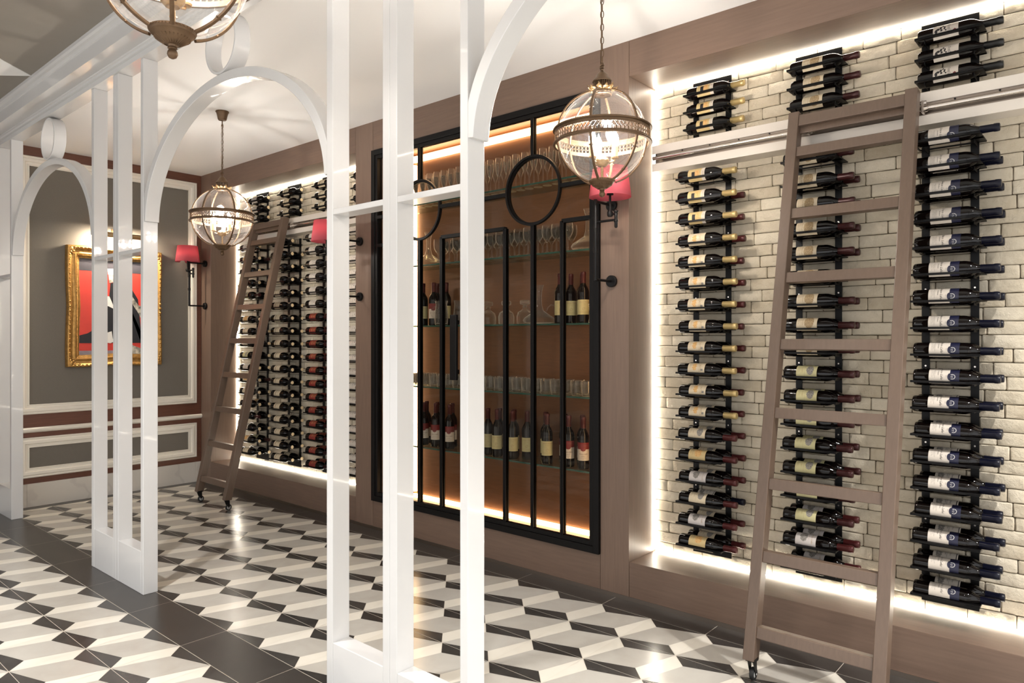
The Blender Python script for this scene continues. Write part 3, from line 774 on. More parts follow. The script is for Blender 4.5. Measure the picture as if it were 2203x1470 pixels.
for ci, (yc, nich, pos) in enumerate(COLS):
    rack(yc, UZ, False, UZ[2] - .035, HI, 'short upper black rack, %s in the %s niche, above the ladder rail' % (pos, nich), (True, False))
    rack(yc, LZ, True, LO, 2.350, 'tall lower black rack, %s in the %s niche, below the ladder rail' % (pos, nich), (False, True))
    for row, z in enumerate(UZ):
        kd = kind_for(ci, True, row, False)
        bottle(kd, (XS, yc + .120 + jit.uniform(-.004, .004), z), laid(18 + jit.uniform(-5, 5)), '%s, %s shelf above the rail, %s rack of the %s niche' % (KINDS[kd]['word'].split(' wine')[0] + ' bottle', ['top', 'middle', 'lowest'][row], pos, nich), 'bottles lying above the ladder rails')
    for row, z in enumerate(LZ):
        for rear in (False, True):
            if rear and row == 0: continue
            kd = kind_for(ci, False, row, rear)
            # seen from below, labels are rolled outwards; from above, upwards
            rl = 8 + 3.0 * row + jit.uniform(-4, 4)
            bottle(kd, (XR if rear else XF, yc + .120 + jit.uniform(-.006, .004), z + jit.uniform(-.001, .001)), laid(rl + (18 if rear else 0)),
                   '%s bottle, %s row below the rail, %s, %s rack, %s niche' % (KINDS[kd]['word'].split(' wine bottle')[0].replace('dark', 'dark red-labelled'), ordinal(row), 'rear' if rear else 'front', pos, nich),
                   'bottles lying on the racks of the %s niche' % nich)

# ================================================================== GLAZED CABINET
cab = thing('display_cabinet', 'glazed black framed cabinet with glass shelves set in the timber wall', 'display cabinet', (W, (CY0 + CY1) / 2, CZ0))
def cpart(mb, name, mats, bevel=0.0, parent=None):
    par = parent or cab
    if par is cab:
        for i, v in enumerate(mb.v): mb.v[i] = (v[0] - W, v[1] - (CY0 + CY1) / 2, v[2] - CZ0)
    else:
        for i, v in enumerate(mb.v): mb.v[i] = (v[0] - W, v[1] - (CY0 + CY1) / 2, v[2] - CZ0)
    return mb.obj(name, mats, par, bevel=bevel)
KB, KZ0, KZ1, KY0, KY1 = 3.70, .198, 2.872, 2.262, 4.232
cpart(MB().box((KB, KY0, KZ0), (KB + .02, KY1, KZ1)), 'back_panel', 'cabinet_veneer')
cpart(MB().box((W + .03, KY0, KZ0 - .02), (KB + .02, KY1, KZ0)), 'floor_panel', 'cabinet_veneer')
cpart(MB().box((W + .03, KY0, KZ1), (KB + .02, KY1, KZ1 + .02)), 'top_panel', 'cabinet_veneer')
cpart(MB().box((W + .03, KY0 - .004, KZ0), (KB, KY0 + .008, KZ1)), 'side_panel', 'cabinet_veneer')
cpart(MB().box((W + .03, KY1 - .008, KZ0), (KB, KY1 + .004, KZ1)), 'side_panel', 'cabinet_veneer')
def rect_frame(mb, y0, y1, z0, z1, wd, x0, x1, mi=0):
    mb.box((x0, y0, z0), (x1, y0 + wd, z1), mi); mb.box((x0, y1 - wd, z0), (x1, y1, z1), mi)
    mb.box((x0, y0 + wd, z0), (x1, y1 - wd, z0 + wd), mi); mb.box((x0, y0 + wd, z1 - wd), (x1, y1 - wd, z1), mi)
mb = MB(); rect_frame(mb, CY0, CY1, CZ0, CZ1, .040, 3.348, 3.400); cpart(mb, 'outer_frame', 'frame_black', .002)
mid = 3.262
for di, (ya, yb, rc) in enumerate(((CY0 + .040, mid, 2.745), (mid, CY1 - .040, 3.775))):
    mb = MB(); rect_frame(mb, ya + .001, yb - .001, CZ0 + .041, CZ1 - .041, .026, 3.354, 3.386)
    dr = cpart(mb, 'door', 'frame_black', .002)
    bars = MB(); bw = .0105
    def vb(y, z0, z1):
        for s in (-1, 1): bars.box((3.352, y + s * .0065 - .0055, z0), (3.372, y + s * .0065 + .0055, z1))
        bars.box((3.360, y - .012, z0), (3.384, y + .012, z1))
    def hbar(y0, y1, z):
        bars.box((3.352, y0, z - .012), (3.382, y1, z + .012))
    RZ, RR = 2.342, .216
    vb(rc, RZ + RR - .004, CZ1 - .06); vb(rc, CZ0 + .06, RZ - RR + .004)
    hbar(ya + .02, rc - RR + .006, RZ); hbar(rc + RR - .006, yb - .02, RZ)
    hw_ = .225
    for s in (-1, 1):
        vb(rc + s * hw_, CZ0 + .06, 2.131)
        e = ya + .02 if s < 0 else yb - .02
        hbar(min(rc + s * hw_, e), max(rc + s * hw_, e), 2.131)
    cpart(bars, 'glazing_bars', 'frame_black', .001, dr)
    rg = MB()
    for rr0, x0_ in ((.2155, 3.350), (.2075, 3.362)):
        pth = []
        for k_ in range(64):
            an = 2 * PI * k_ / 64; pth.append(((x0_, rc + rr0 * math.cos(an), RZ + rr0 * math.sin(an)), (0, -math.cos(an), -math.sin(an)), (1, 0, 0)))
        rg.sweep(pth, [(0, 0), (.013, 0), (.013, .020), (0, .020)], closed=True, smooth=True)
    cpart(rg, 'ring', 'frame_black', 0, dr)
    cpart(MB().box((3.371, ya + .02, CZ0 + .06), (3.375, yb - .02, CZ1 - .06)), 'pane', 'pane_glass', 0, dr)
    if di == 1:
        hd = MB(); hd.box((3.306, 3.355, 1.160), (3.326, 3.415, 1.595)); hd.box((3.326, 3.37, 1.20), (3.352, 3.40, 1.23)); hd.box((3.326, 3.37, 1.53), (3.352, 3.40, 1.56))
        cpart(hd, 'handle', 'black_metal', .003, dr)
SHZ = [2.412, 1.968, 1.530, 1.092, .655]
for z in SHZ:
    mb = MB(); mb.box((3.452, KY0 + .01, z - .010), (KB - .002, KY1 - .01, z)); o = cpart(mb, 'glass_shelf', 'shelf_glass')
    e = MB().box((3.449, KY0 + .01, z - .0101), (3.452, KY1 - .01, z + .0001)); cpart(e, 'shelf_edge', 'shelf_edge', 0, o)
cpart(MB().box((KB - .022, KY0 + .02, KZ1 - .066), (KB, KY1 - .02, KZ1 - .022)), 'light_strip', 'led_warm')
cpart(MB().box((KB - .022, KY0 + .02, KZ0 + .004), (KB, KY1 - .02, KZ0 + .030)), 'light_strip', 'led_warm')
cpart(MB().box((KB - .028, KY1 - .050, KZ0 + .05), (KB - .001, KY1 - .0081, KZ1 - .09)), 'light_strip', 'led_warm')
cpart(MB().box((W + .035, KY0 + .0081, KZ0 + .05), (W + .055, KY0 + .014, KZ1 - .09)), 'light_strip', 'led_warm')

# ---- glassware: one mesh per kind, copies share it
def glass_proto(name, prof, mat, seg=20, extra=None):
    mb = MB(); mb.lathe(prof, seg)
    if extra: extra(mb)
    return mb.mesh(name, [mat])
flute = glass_proto('champagne_flute', [(0, .001), (.029, .001), (.030, .002), (.012, .006), (.0045, .012), (.0035, .04), (.0040, .075), (.010, .092), (.0205, .130), (.0245, .165), (.0235, .200), (.0222, .215), (.0214, .215), (.0226, .2), (.0235, .165), (.0195, .130), (.008, .096), (0, .090)], 'clear_glass')
wineg = glass_proto('wine_glass', [(0, .001), (.032, .001), (.033, .002), (.013, .006), (.0055, .012), (.0045, .05), (.0055, .072), (.018, .086), (.031, .112), (.0345, .135), (.0325, .160), (.0305, .175), (.0297, .175), (.0315, .16), (.0335, .135), (.030, .113), (.016, .089), (0, .082)], 'clear_glass')
def cuts(mb):
    pass
def tumbler_mesh():
    mb = MB(); seg = 28
    prof = [(.027, .0), (.0305, .004), (.033, .020), (.034, .045), (.036, .078), (.0375, .090), (.0362, .090), (.0345, .076), (.0315, .020), (.028, .012), (0, .012)]
    vs = []; fs = []
    for i, (r, z) in enumerate(prof):
        for k_ in range(seg):
            rr = r * (1 + (.045 if k_ % 2 else -.02)) if 0 < i < 5 else r
            vs.append((rr * math.cos(2 * PI * k_ / seg), rr * math.sin(2 * PI * k_ / seg), z))
    for i in range(len(prof) - 1):
        for k_ in range(seg): fs.append((i * seg + k_, i * seg + (k_ + 1) % seg, (i + 1) * seg + (k_ + 1) % seg, (i + 1) * seg + k_))
    fs.append(tuple(range(seg)))
    mb.add(vs, fs, 0, False); return mb.mesh('tumbler', ['cut_glass'])
tumbler = tumbler_mesh()
swan = glass_proto('wine_decanter', [(0, .001), (.055, .001), (.098, .010), (.105, .022), (.095, .040), (.055, .066), (.028, .085), (.018, .120), (.016, .170), (.019, .215), (.030, .250), (.029, .250), (.0175, .215), (.0145, .17), (.0165, .12), (.0265, .087), (.053, .068), (.092, .041)], 'clear_glass', 32,
                   lambda mb: mb.tube([(0, .05 + .045 * (1 - math.cos(a)), .045 + .055 * math.sin(a) + .012 * a) for a in [PI * q / 12 for q in range(13)]], .0035, 8))
pitcher = glass_proto('glass_pitcher', [(0, .002), (.040, .002), (.046, .012), (.050, .06), (.044, .11), (.040, .15), (.046, .175), (.045, .175), (.0385, .15), (.042, .11), (.048, .06), (.044, .014), (0, .008)], 'clear_glass', 24,
                      lambda mb: mb.tube([(0, .044 + .035 * math.sin(a), .135 - .09 * a / PI) for a in [PI * q / 10 for q in range(11)]], .004, 8))
def square_decanter():
    mb = MB(); seg = 4
    prof = [(.052, 0), (.060, .006), (.062, .05), (.052, .078), (.022, .094), (.015, .100), (.014, .116), (.020, .119)]
    vs = []; fs = []
    for r, z in prof:
        for k_ in range(8):
            a = PI / 8 + 2 * PI * k_ / 8
            q = r / max(abs(math.cos(a)), abs(math.sin(a))) * .82 if r > .03 else r
            vs.append((q * math.cos(a), q * math.sin(a), z))
    for i in range(len(prof) - 1):
        for k_ in range(8): fs.append((i * 8 + k_, i * 8 + (k_ + 1) % 8, (i + 1) * 8 + (k_ + 1) % 8, (i + 1) * 8 + k_))
    fs.append(tuple(range(8)))
    mb.add(vs, fs); return mb.mesh('spirit_decanter', ['cut_glass'])
sqdec = square_decanter()
stop = MB().lathe([(0, .108), (.010, .108), (.012, .124), (.016, .128), (.030, .130), (.033, .137), (.033, .150), (.028, .156), (0, .158)], 8, smooth=False).mesh('stopper', ['cut_glass'])
def put(mesh, name, x, y, z, label, cat, group, rz=0):
    o = bpy.data.objects.new(name, mesh); C.objects.link(o); o.location = (x, y, z); o.rotation_euler = (0, 0, rz)
    return tag(o, label, cat, group)
n = 0
ys = [2.395 + .0745 * q for q in range(24)]
for ri, x_ in enumerate((3.490, 3.572)):
    yl = ys if ri == 0 else [y + .030 for y in ys[:-1]]
    for q, y in enumerate(reversed(yl)):
        put(flute, 'champagne_flute', x_, y, SHZ[0], 'champagne flute on the top glass shelf, %s from the left in the %s row' % (ordinal(q), ('front', 'back')[ri]), 'glass', 'champagne flutes on the top shelf')
wy = [2.581, 2.665, 2.739, 2.812, 2.892, 2.968, 3.051, 3.130, 3.208, 3.290, 3.372, 3.454, 3.536, 3.615, 3.725]
for ri, x_ in enumerate((3.495, 3.585)):
    for q, y in enumerate(reversed(wy)):
        put(wineg, 'wine_glass', x_, y + (.0 if ri == 0 else .034), SHZ[1], 'stemmed wine glass on the second glass shelf, %s from the left in the %s row' % (ordinal(q), ('front', 'back')[ri]), 'glass', 'stemmed glasses on the second shelf')
put(swan, 'wine_decanter', 3.535, 2.455, SHZ[1], 'wide bottomed clear decanter at the right end of the second shelf', 'decanter', None, PI)
put(swan, 'wine_decanter', 3.56, 3.900, SHZ[1], 'wide bottomed clear decanter at the left end of the second shelf', 'decanter', None, 2.4)
put(swan, 'wine_decanter', 3.555, 2.850, SHZ[2], 'wide bottomed decanter with a curled handle beside the spirit decanters', 'decanter', None, PI)
for q, y in enumerate((3.286, 3.122, 2.962)):
    t = thing('spirit_decanter', 'cut glass spirit decanter with a stopper, %s of three on the middle shelf' % ('leftmost', 'middle', 'rightmost')[q], 'decanter', (3.545, y, SHZ[2]), .5, 'spirit decanters')
    for mm, nm in ((sqdec, 'body'), (stop, 'stopper')):
        o = bpy.data.objects.new(nm, mm); C.objects.link(o); o.parent = t
put(pitcher, 'glass_pitcher', 3.50, 3.700, SHZ[2], 'small clear pitcher in front of a wine bottle on the middle shelf', 'pitcher', None, .6)
put(pitcher, 'glass_pitcher', 3.545, 3.555, SHZ[2], 'clear pitcher behind the white post on the middle shelf', 'pitcher', None, -.6)
vase = MB().lathe([(0, .002), (.026, .002), (.030, .006), (.024, .03), (.023, .07), (.030, .112), (.031, .115), (.029, .115), (.022, .07), (.022, .03), (.0, .01)], 20).mesh('glass_vase', ['cut_glass'])
put(vase, 'glass_vase', 3.50, 2.395, SHZ[2], 'waisted glass at the right end of the middle shelf', 'glass', None)
for ri, x_ in enumerate((3.495, 3.580)):
    for q in range(22):
        put(tumbler, 'tumbler', x_, 4.085 - q * .0785 - ri * .036, SHZ[3], 'cut glass tumbler on the fourth glass shelf, %s from the left in the %s row' % (ordinal(q), ('front', 'back')[ri]), 'glass', 'cut glass tumblers on the fourth shelf', q * .7)
TURN = 36
s3 = [('script', 3.54, 2.672, 'first right of the decanters'), ('script', 3.61, 2.640, 'hidden second right of the decanters'), ('script', 3.60, 2.545, 'rear one of the right end pair'), ('script', 3.535, 2.492, 'front one of the right end pair'),
      ('script', 3.53, 3.925, 'leftmost'), ('redwhite', 3.60, 3.850, 'rear one, second from the left'), ('redwhite', 3.53, 3.812, 'front one, third from the left'), ('script', 3.58, 3.732, 'fourth, behind the small pitcher')]
for kd, x_, y, wd in s3:
    bottle(kd, (x_, y, SHZ[2]), upright(TURN + jit.uniform(-6, 6)), '%s on the middle shelf, %s' % ('yellow-labelled upright bottle' if kd == 'script' else 'red and white labelled upright bottle', wd), 'upright bottles on the middle shelf')
s5 = [('redwhite', 3.535, 3.920, 'leftmost front'), ('redwhite', 3.610, 3.975, 'leftmost rear'), ('redwhite', 3.530, 3.790, 'front of the second pair'), ('redwhite', 3.600, 3.850, 'rear of the second pair'), ('redwhite', 3.525, 3.640, 'left of the door handle, front'), ('redwhite', 3.61, 3.700, 'left of the door handle, rear'), ('script', 3.52, 3.265, 'partly behind the white post'),
      ('script', 3.505, 3.168, 'front of the third pair'), ('script', 3.570, 3.205, 'rear of the third pair'), ('script', 3.505, 3.030, 'front of the fourth pair'), ('script', 3.570, 3.075, 'rear of the fourth pair'), ('script', 3.550, 2.945, 'single between two pairs'),
      ('script', 3.515, 2.755, 'front, left of the centre bar'), ('script', 3.580, 2.815, 'rear, left of the centre bar'), ('redwhite', 3.575, 2.660, 'rear, at the right bar'), ('redwhite', 3.520, 2.590, 'front, at the right bar'),
      ('redwhite', 3.515, 2.478, 'front of the right end pair'), ('redwhite', 3.585, 2.532, 'rear of the right end pair')]
for kd, x_, y, wd in s5:
    bottle(kd, (x_, y, SHZ[4]), upright(TURN + jit.uniform(-6, 6)), '%s on the lowest shelf, %s' % ('yellow-labelled upright bottle' if kd == 'script' else 'red and white labelled upright bottle', wd), 'upright bottles on the lowest shelf')

# ================================================================== PENDANT LANTERNS
def lantern(x, y, zc, zceil, label, spin=0.3):
    """zc = centre height of the globe"""
    t = thing('pendant_lantern', label, 'pendant light', (x, y, zc), spin, 'brass globe lanterns on chains')
    RG = .200
    g_ = MB(); pr = [(RG * math.sin(a), RG * 1.02 * math.cos(a)) for a in [PI * (.10 + .80 * k_ / 22) for k_ in range(23)]]
    g_.lathe(pr, 40); g_.obj('glass_globe', 'globe_glass', t)
    bd = MB(); hb_ = .032
    for z0_, z1_ in ((.013, hb_ - .004), (-hb_ + .004, -.019)): bd.lathe([(.212, z0_), (.2145, z0_), (.2145, z1_), (.212, z1_), (.212, z0_)], 64)
    for s in (-1, 1): bd.lathe([(.210, s * hb_ - .004), (.221, s * hb_ - .004), (.2235, s * hb_), (.221, s * hb_ + .004), (.210, s * hb_ + .004), (.210, s * hb_ - .004)], 64)
    for k_ in range(72):   # pierced gallery
        an = 2 * PI * k_ / 72
        Mx = Matrix.Rotation(an, 4, 'Z')
        bd.box((.212, -.0026, -.020), (.2145, .0026, -.006), 0, Mx)
        bd.add([(.212, -.0092, .014), (.212, -.0060, .014), (.212, .0092, -.008), (.212, .0060, -.008), (.2145, -.0092, .014), (.2145, -.0060, .014), (.2145, .0092, -.008), (.2145, .0060, -.008)], [(0, 1, 2, 3), (7, 6, 5, 4), (0, 4, 5, 1), (3, 2, 6, 7), (1, 5, 6, 2), (0, 3, 7, 4)], 0, False, Mx)
        bd.add([(.212, .0092, .014), (.212, .0060, .014), (.212, -.0092, -.008), (.212, -.0060, -.008), (.2145, .0092, .014), (.2145, .0060, .014), (.2145, -.0092, -.008), (.2145, -.0060, -.008)], [(0, 3, 2, 1), (4, 5, 6, 7), (0, 1, 5, 4), (3, 7, 6, 2), (1, 2, 6, 5), (0, 4, 7, 3)], 0, False, Mx)
    bd.obj('pierced_band', 'brass_dark', t)
    for k_ in range(6):
        an = 2 * PI * k_ / 6; ca, sa = math.cos(an), math.sin(an)
        for s in (1, -1):
            pts = []
            for q in range(15):
                a = PI * (.10 + .385 * q / 14); r = .2085 * math.sin(a); pts.append((r * ca, r * sa, s * .2085 * 1.02 * math.cos(a)))
            rb = MB(); P = []
            for i, p_ in enumerate(pts):
                p0, p1 = Vector(pts[max(i - 1, 0)]), Vector(pts[min(i + 1, 14)]); tt = (p1 - p0).normalized(); u = Vector((-sa, ca, 0)); P.append((p_, u, u.cross(tt)))
            rb.sweep(P, [(-.0055, -.003), (.0055, -.003), (.0055, .003), (.002, .0045), (-.002, .0045), (-.0055, .003)], smooth=False)
            for q in (4, 10):
                p_ = Vector(pts[q])
                for sd in (-1, 1): rb.lathe([(0, -.003), (.003, -.002), (.003, .002), (0, .003)], 8, 0, Matrix.Translation(p_ + Vector((-sa, ca, 0)) * sd * .0085))
            rb.obj('rib', 'brass_dark', t)
    # bottom dish and finial
    d_ = MB(); zb_ = -.197
    d_.lathe([(0, zb_ + .004), (.050, zb_ + .004), (.057, zb_ + .003), (.059, zb_ - .004), (.056, zb_ - .009), (.053, zb_ - .010), (.046, zb_ - .019), (.038, zb_ - .027), (.024, zb_ - .034), (.012, zb_ - .038), (.0105, zb_ - .043), (.0125, zb_ - .047), (.009, zb_ - .050), (.0125, zb_ - .056), (.0135, zb_ - .063), (.010, zb_ - .071), (.004, zb_ - .0745), (0, zb_ - .075)], 40)
    for k_ in range(40): an = 2 * PI * k_ / 40; d_.lathe([(0, -.003), (.0026, -.002), (.0030, 0), (.0026, .002), (0, .003)], 6, 0, T(.0575 * math.cos(an), .0575 * math.sin(an), zb_ - .0005))
    for k_ in range(28):
        an = 2 * PI * k_ / 28; d_.tube([(.045 * math.cos(an), .045 * math.sin(an), zb_ - .0205), (.020 * math.cos(an), .020 * math.sin(an), zb_ - .0365)], .0016, 5)
    d_.obj('bottom_dish', 'brass_dark', t)
    # crown
    zt_ = .192
    cr_ = MB()
    cr_.lathe([(.040, zt_ - .004), (.044, zt_ - .002), (.041, zt_ + .016), (.038, zt_ + .018), (0, zt_ + .018)], 32)
    cr_.lathe([(0, zt_ + .056), (.043, zt_ + .056), (.0445, zt_ + .060), (.040, zt_ + .068), (.030, zt_ + .078), (.026, zt_ + .088), (.018, zt_ + .098), (.010, zt_ + .106), (.006, zt_ + .110), (.006, zt_ + .116), (0, zt_ + .116)], 32)
    for k_ in range(26): an = 2 * PI * k_ / 26; cr_.tube([(.0385 * math.cos(an), .0385 * math.sin(an), zt_ + .016), (.0385 * math.cos(an), .0385 * math.sin(an), zt_ + .058)], .0022, 6)
    cr_.obj('crown', 'brass_dark', t)
    lf = MB()
    for k_ in range(12):
        an = 2 * PI * k_ / 12; Mx = Matrix.Rotation(an, 4, 'Z') @ T(.042, 0, zt_ + .014) @ Matrix.Rotation(math.radians(58 if k_ % 2 else 40), 4, 'Y') @ Matrix.Scale(1.3, 4)
        lf.add([(0, -.008, 0), (0, .008, 0), (0, .010, .013), (.003, .005, .019), (.002, .0035, .024), (.004, 0, .029), (.002, -.0035, .024), (.003, -.005, .019), (0, -.010, .013), (.0015, 0, .012)],
               [(0, 1, 9), (1, 2, 9), (2, 3, 9), (3, 4, 9), (4, 5, 9), (5, 6, 9), (6, 7, 9), (7, 8, 9), (8, 0, 9)], 0, False, Mx)
        lf.tube([(.001, -.006, .004), (.004, -.006, .016), (.004, .0, .021), (.004, .006, .016), (.001, .006, .004)], .0013, 5, 0, False, Mx)
    lo = lf.obj('leaf_collar', 'brass_bright', t)
    so = lo.modifiers.new('thickness', 'SOLIDIFY'); so.thickness = .001
    # candle cluster
    cs_ = MB(); cs_.lathe([(0, -.135), (.018, -.134), (.030, -.122), (.033, -.108), (.026, -.096), (.012, -.090), (.008, -.086), (0, -.086)], 24)
    cs_.tube([(0, 0, -.196), (0, 0, -.130)], .0065, 12)
    for k_ in range(3):
        an = 2 * PI * k_ / 3 + .5; ca, sa = math.cos(an), math.sin(an)
        cs_.tube([(.02 * ca, .02 * sa, -.112), (.040 * ca, .040 * sa, -.118), (.058 * ca, .058 * sa, -.112), (.060 * ca, .060 * sa, -.102)], .0035, 8)
        cs_.lathe([(.0, -.104), (.016, -.103), (.018, -.098), (.012, -.094)], 16, 0, T(.060 * ca, .060 * sa, 0))
    cs_.obj('candle_arms', 'brass_bright', t)
    for k_ in range(3):
        an = 2 * PI * k_ / 3 + .5; ca, sa = math.cos(an), math.sin(an)
        MB().lathe([(0, -.098), (.0135, -.098), (.0135, -.050), (.011, -.047), (0, -.047)], 18, 0, T(.060 * ca, .060 * sa, 0)).obj('candle_sleeve', 'candle_sleeve', t)
        bl = MB().lathe([(.007, -.047), (.012, -.038), (.0165, -.024), (.0165, -.012), (.012, .002), (.006, .014), (.0025, .024), (0, .032)], 16, 0, T(.060 * ca, .060 * sa, 0)); bl.obj('bulb', 'bulb_glow', t)
    # chain, canopy, cord
    top = zceil - zc
    if top > .4:
        cn = MB(); cn.lathe([(.0, top), (.045, top), (.046, top - .006), (.041, top - .011), (.036, top - .030), (.030, top - .058), (.026, top - .064), (0, top - .066)], 32)
        cn.obj('ceiling_canopy', 'brass_dark', t)
        zr = top - .062
        MB().tube([(0, 0, zr + .01), (0, 0, zr - .045)], .0038, 10).obj('canopy_stem', 'brass_dark', t)
        ch = MB(); z_ = zr - .040; k_ = 0; zend = zt_ + .132; lk = .0345
        nl = max(1, round((z_ - zend) / (lk - .006))); stp = (z_ - zend) / nl
        for k_ in range(nl + 1):
            zz = z_ - stp * k_ - .004; hh = stp / 2 + .0005
            ph = 0 if k_ % 2 else PI / 2; pts = []
            for q in range(12):
                a = 2 * PI * q / 12; px = .0072 * math.cos(a); pz = (hh - .0) * math.sin(a)
                pz = max(-hh, min(hh, pz * 1.25)); pts.append((px * math.cos(ph), px * math.sin(ph), zz + pz))
            ch.tube(pts, .0019, 6, closed=True)
        ch.obj('chain', 'brass_dark', t)
        pts = [(.007 + .006 * math.sin(3.1 * i / 20 + .5), .006, zr - .04 + (zend - zr + .03) * i / 20) for i in range(21)]
        cd = MB().tube(pts, .0024, 7)
        cd.tube([(.011 * math.cos(a), .006 * math.sin(2 * a), zt_ + .132 + .011 * math.sin(a)) for a in [2 * PI * q / 20 for q in range(20)]], .0028, 7, closed=True)
        cd.tube([(.009 * math.cos(a), .009 * math.sin(a), zt_ + .116 + .0016 * a) for a in [q * .5 for q in range(26)]], .0024, 7)
        cd.obj('cord', 'brass_dark', t)
    return t
lantern(2.700, 1.800, 2.352, H, 'brass globe lantern hanging in front of the pier, nearest on the right', .35)
lantern(2.503, 4.932, 2.307, H, 'brass globe lantern seen whole through the large arch, near the far ladder', .45)
lantern(.837, 1.920, 2.457, HL, 'brass globe lantern at the top left, cut by the top of the picture', .1)

# ================================================================== WALL SCONCES
def sconce(y, label, swing, dz=0.0):
    """swing: list of points (dx, dy) of arm joint and shade, relative to the pole"""
    t = thing('wall_sconce', label, 'wall lamp', (W, y, 0), 0, 'black wall lamps with red shades')
    px = 3.198 - W
    for z in (2.180, 1.757):
        m_ = MB().lathe([(0, .022), (.030, .022), (.033, .019), (.033, .003), (.031, 0), (0, 0)], 28, 0, T(0, 0, z) @ Matrix.Rotation(-PI / 2, 4, 'Y')); m_.obj('wall_mount', 'black_metal', t)
    MB().tube([(0, 0, 2.180), (px, 0, 2.180)], .0075, 12).obj('bracket_arm', 'black_metal', t)
    MB().tube([(0, 0, 1.757), (px + .006, 0, 1.757), (px, 0, 1.763)], .0075, 12).obj('bracket_arm', 'black_metal', t)
    pl = MB().tube([(px, 0, 1.752), (px, 0, 2.190)], .0095, 14); pl.lathe([(.0095, 1.905), (.0125, 1.905), (.0125, 1.930), (.0095, 1.930)], 16, 0, T(px, 0, 0)); pl.lathe([(.0095, 2.035), (.0125, 2.035), (.0125, 2.098), (.0095, 2.098)], 16, 0, T(px, 0, 0)); pl.obj('pole', 'black_metal', t)
    (jx, jy), (sx, sy) = swing
    za = 2.067
    ar = MB().tube([(px, 0, za), (px + jx, jy, za)], .0065, 12)
    ar.lathe([(0, za - .045), (.006, za - .043), (.009, za - .036), (.009, za - .012), (.012, za - .010), (.012, za - .004), (.009, za), (.009, za + .038), (.012, za + .040), (.012, za + .047), (.006, za + .054), (0, za + .056)], 16, 0, T(px + jx, jy, 0))
    ar.tube([(px + jx, jy, za + .030), (px + sx, sy, za + .034)], .0065, 12)
    ar.lathe([(0, za + .018), (.012, za + .020), (.016, za + .028), (.016, za + .044), (.012, za + .052), (0, za + .054)], 16, 0, T(px + sx, sy, 0)); ar.obj('swing_arm', 'black_metal', t)
    st = MB().tube([(px + sx, sy, za + .03), (px + sx, sy, 2.245 + dz)], .006, 10); st.lathe([(0, 2.20 + dz), (.018, 2.202 + dz), (.018, 2.210 + dz), (.006, 2.216 + dz)], 16, 0, T(px + sx, sy, 0)); st.obj('stem', 'black_metal', t)
    sh = MB().lathe([(.112, 2.190 + dz), (.092, 2.345 + dz)], 40, 0, T(px + sx, sy, 0)); so_ = sh.obj('lamp_shade', 'red_shade', t)
    md = so_.modifiers.new('thickness', 'SOLIDIFY'); md.thickness = .0012
    MB().lathe([(0, 2.245 + dz), (.012, 2.245 + dz), (.012, 2.262 + dz), (.019, 2.275 + dz), (.021, 2.290 + dz), (.015, 2.308 + dz), (0, 2.314 + dz)], 16, 0, T(px + sx, sy, 0)).obj('bulb', 'sconce_bulb', t)
emis('sconce_bulb', (1.0, 0.85, 0.66), 16.0)
sconce(2.174, 'black wall lamp with a red shade on the pier behind the near lantern', [(0, -.130), (-.0, -.093)])
sconce(4.455, 'black wall lamp with a red shade partly behind the white post, left of the cabinet', [(-.03, .10), (-.09, .075)], -.03)
sconce(6.965, 'black wall lamp with a red shade in the far corner beside the painting', [(-.01, -.105), (-.02, -.008)], -.006)

# ================================================================== PAINTING
px0, px1, pz0, pz1 = 2.151, 2.958, 1.183, 2.259
pa = thing('framed_painting', 'red and black abstract painting in an ornate gilt frame', 'painting', ((px0 + px1) / 2, B, (pz0 + pz1) / 2))
pcx, pcz = (px0 + px1) / 2, (pz0 + pz1) / 2
hx_, hz_ = (px1 - px0) / 2, (pz1 - pz0) / 2
fr = MB()
prof = [(0, .0), (0, .050), (.006, .060), (.016, .062), (.026, .052), (.034, .040), (.050, .034), (.062, .036), (.070, .044), (.078, .042), (.084, .030), (.096, .026), (.104, .020), (.108, .020), (.108, 0)]
# outer edge gently waved like a carved frame
def side_pts(n): return [i / n for i in range(n)]
loop = []
cs = [(-hx_, -hz_), (hx_, -hz_), (hx_, hz_), (-hx_, hz_)]
nseg = 18
for c_i in range(4):
    (ax, az), (bx_, bz_) = cs[c_i], cs[(c_i + 1) % 4]
    for f_ in side_pts(nseg):
        x_, z_ = ax + (bx_ - ax) * f_, az + (bz_ - az) * f_
        nx = [0, -1, 0, 1][c_i]; nz_ = [1, 0, -1, 0][c_i]
        if f_ == 0: u = ((1 if x_ < 0 else -1), 0, (1 if z_ < 0 else -1)); wv = 0
        else: u = (nx, 0, nz_); wv = .008 * math.sin(PI * f_) ** 2 - .006 * abs(math.sin(2 * PI * f_))
        loop.append(((x_ + nx * wv, 0, z_ + nz_ * wv), u, (0, -1, 0)))
fr.sweep(loop, prof, closed=True, smooth=True)
orn = fr
for sx in (-1, 1):
    for sz in (-1, 1):
        for dx_, dz_, r_ in ((.030, .030, .022), (.058, .026, .014), (.026, .058, .014), (.080, .020, .010), (.020, .080, .010), (.050, .050, .012), (.105, .022, .008), (.022, .105, .008)):
            orn.lathe([(r_ * math.sin(a), r_ * .6 * math.cos(a)) for a in [PI * q / 8 for q in range(9)]], 12, 0, T(sx * (hx_ - dx_), -.052, sz * (hz_ - dz_)) @ Matrix.Rotation(PI / 2, 4, 'X'))
rn = random.Random(4)
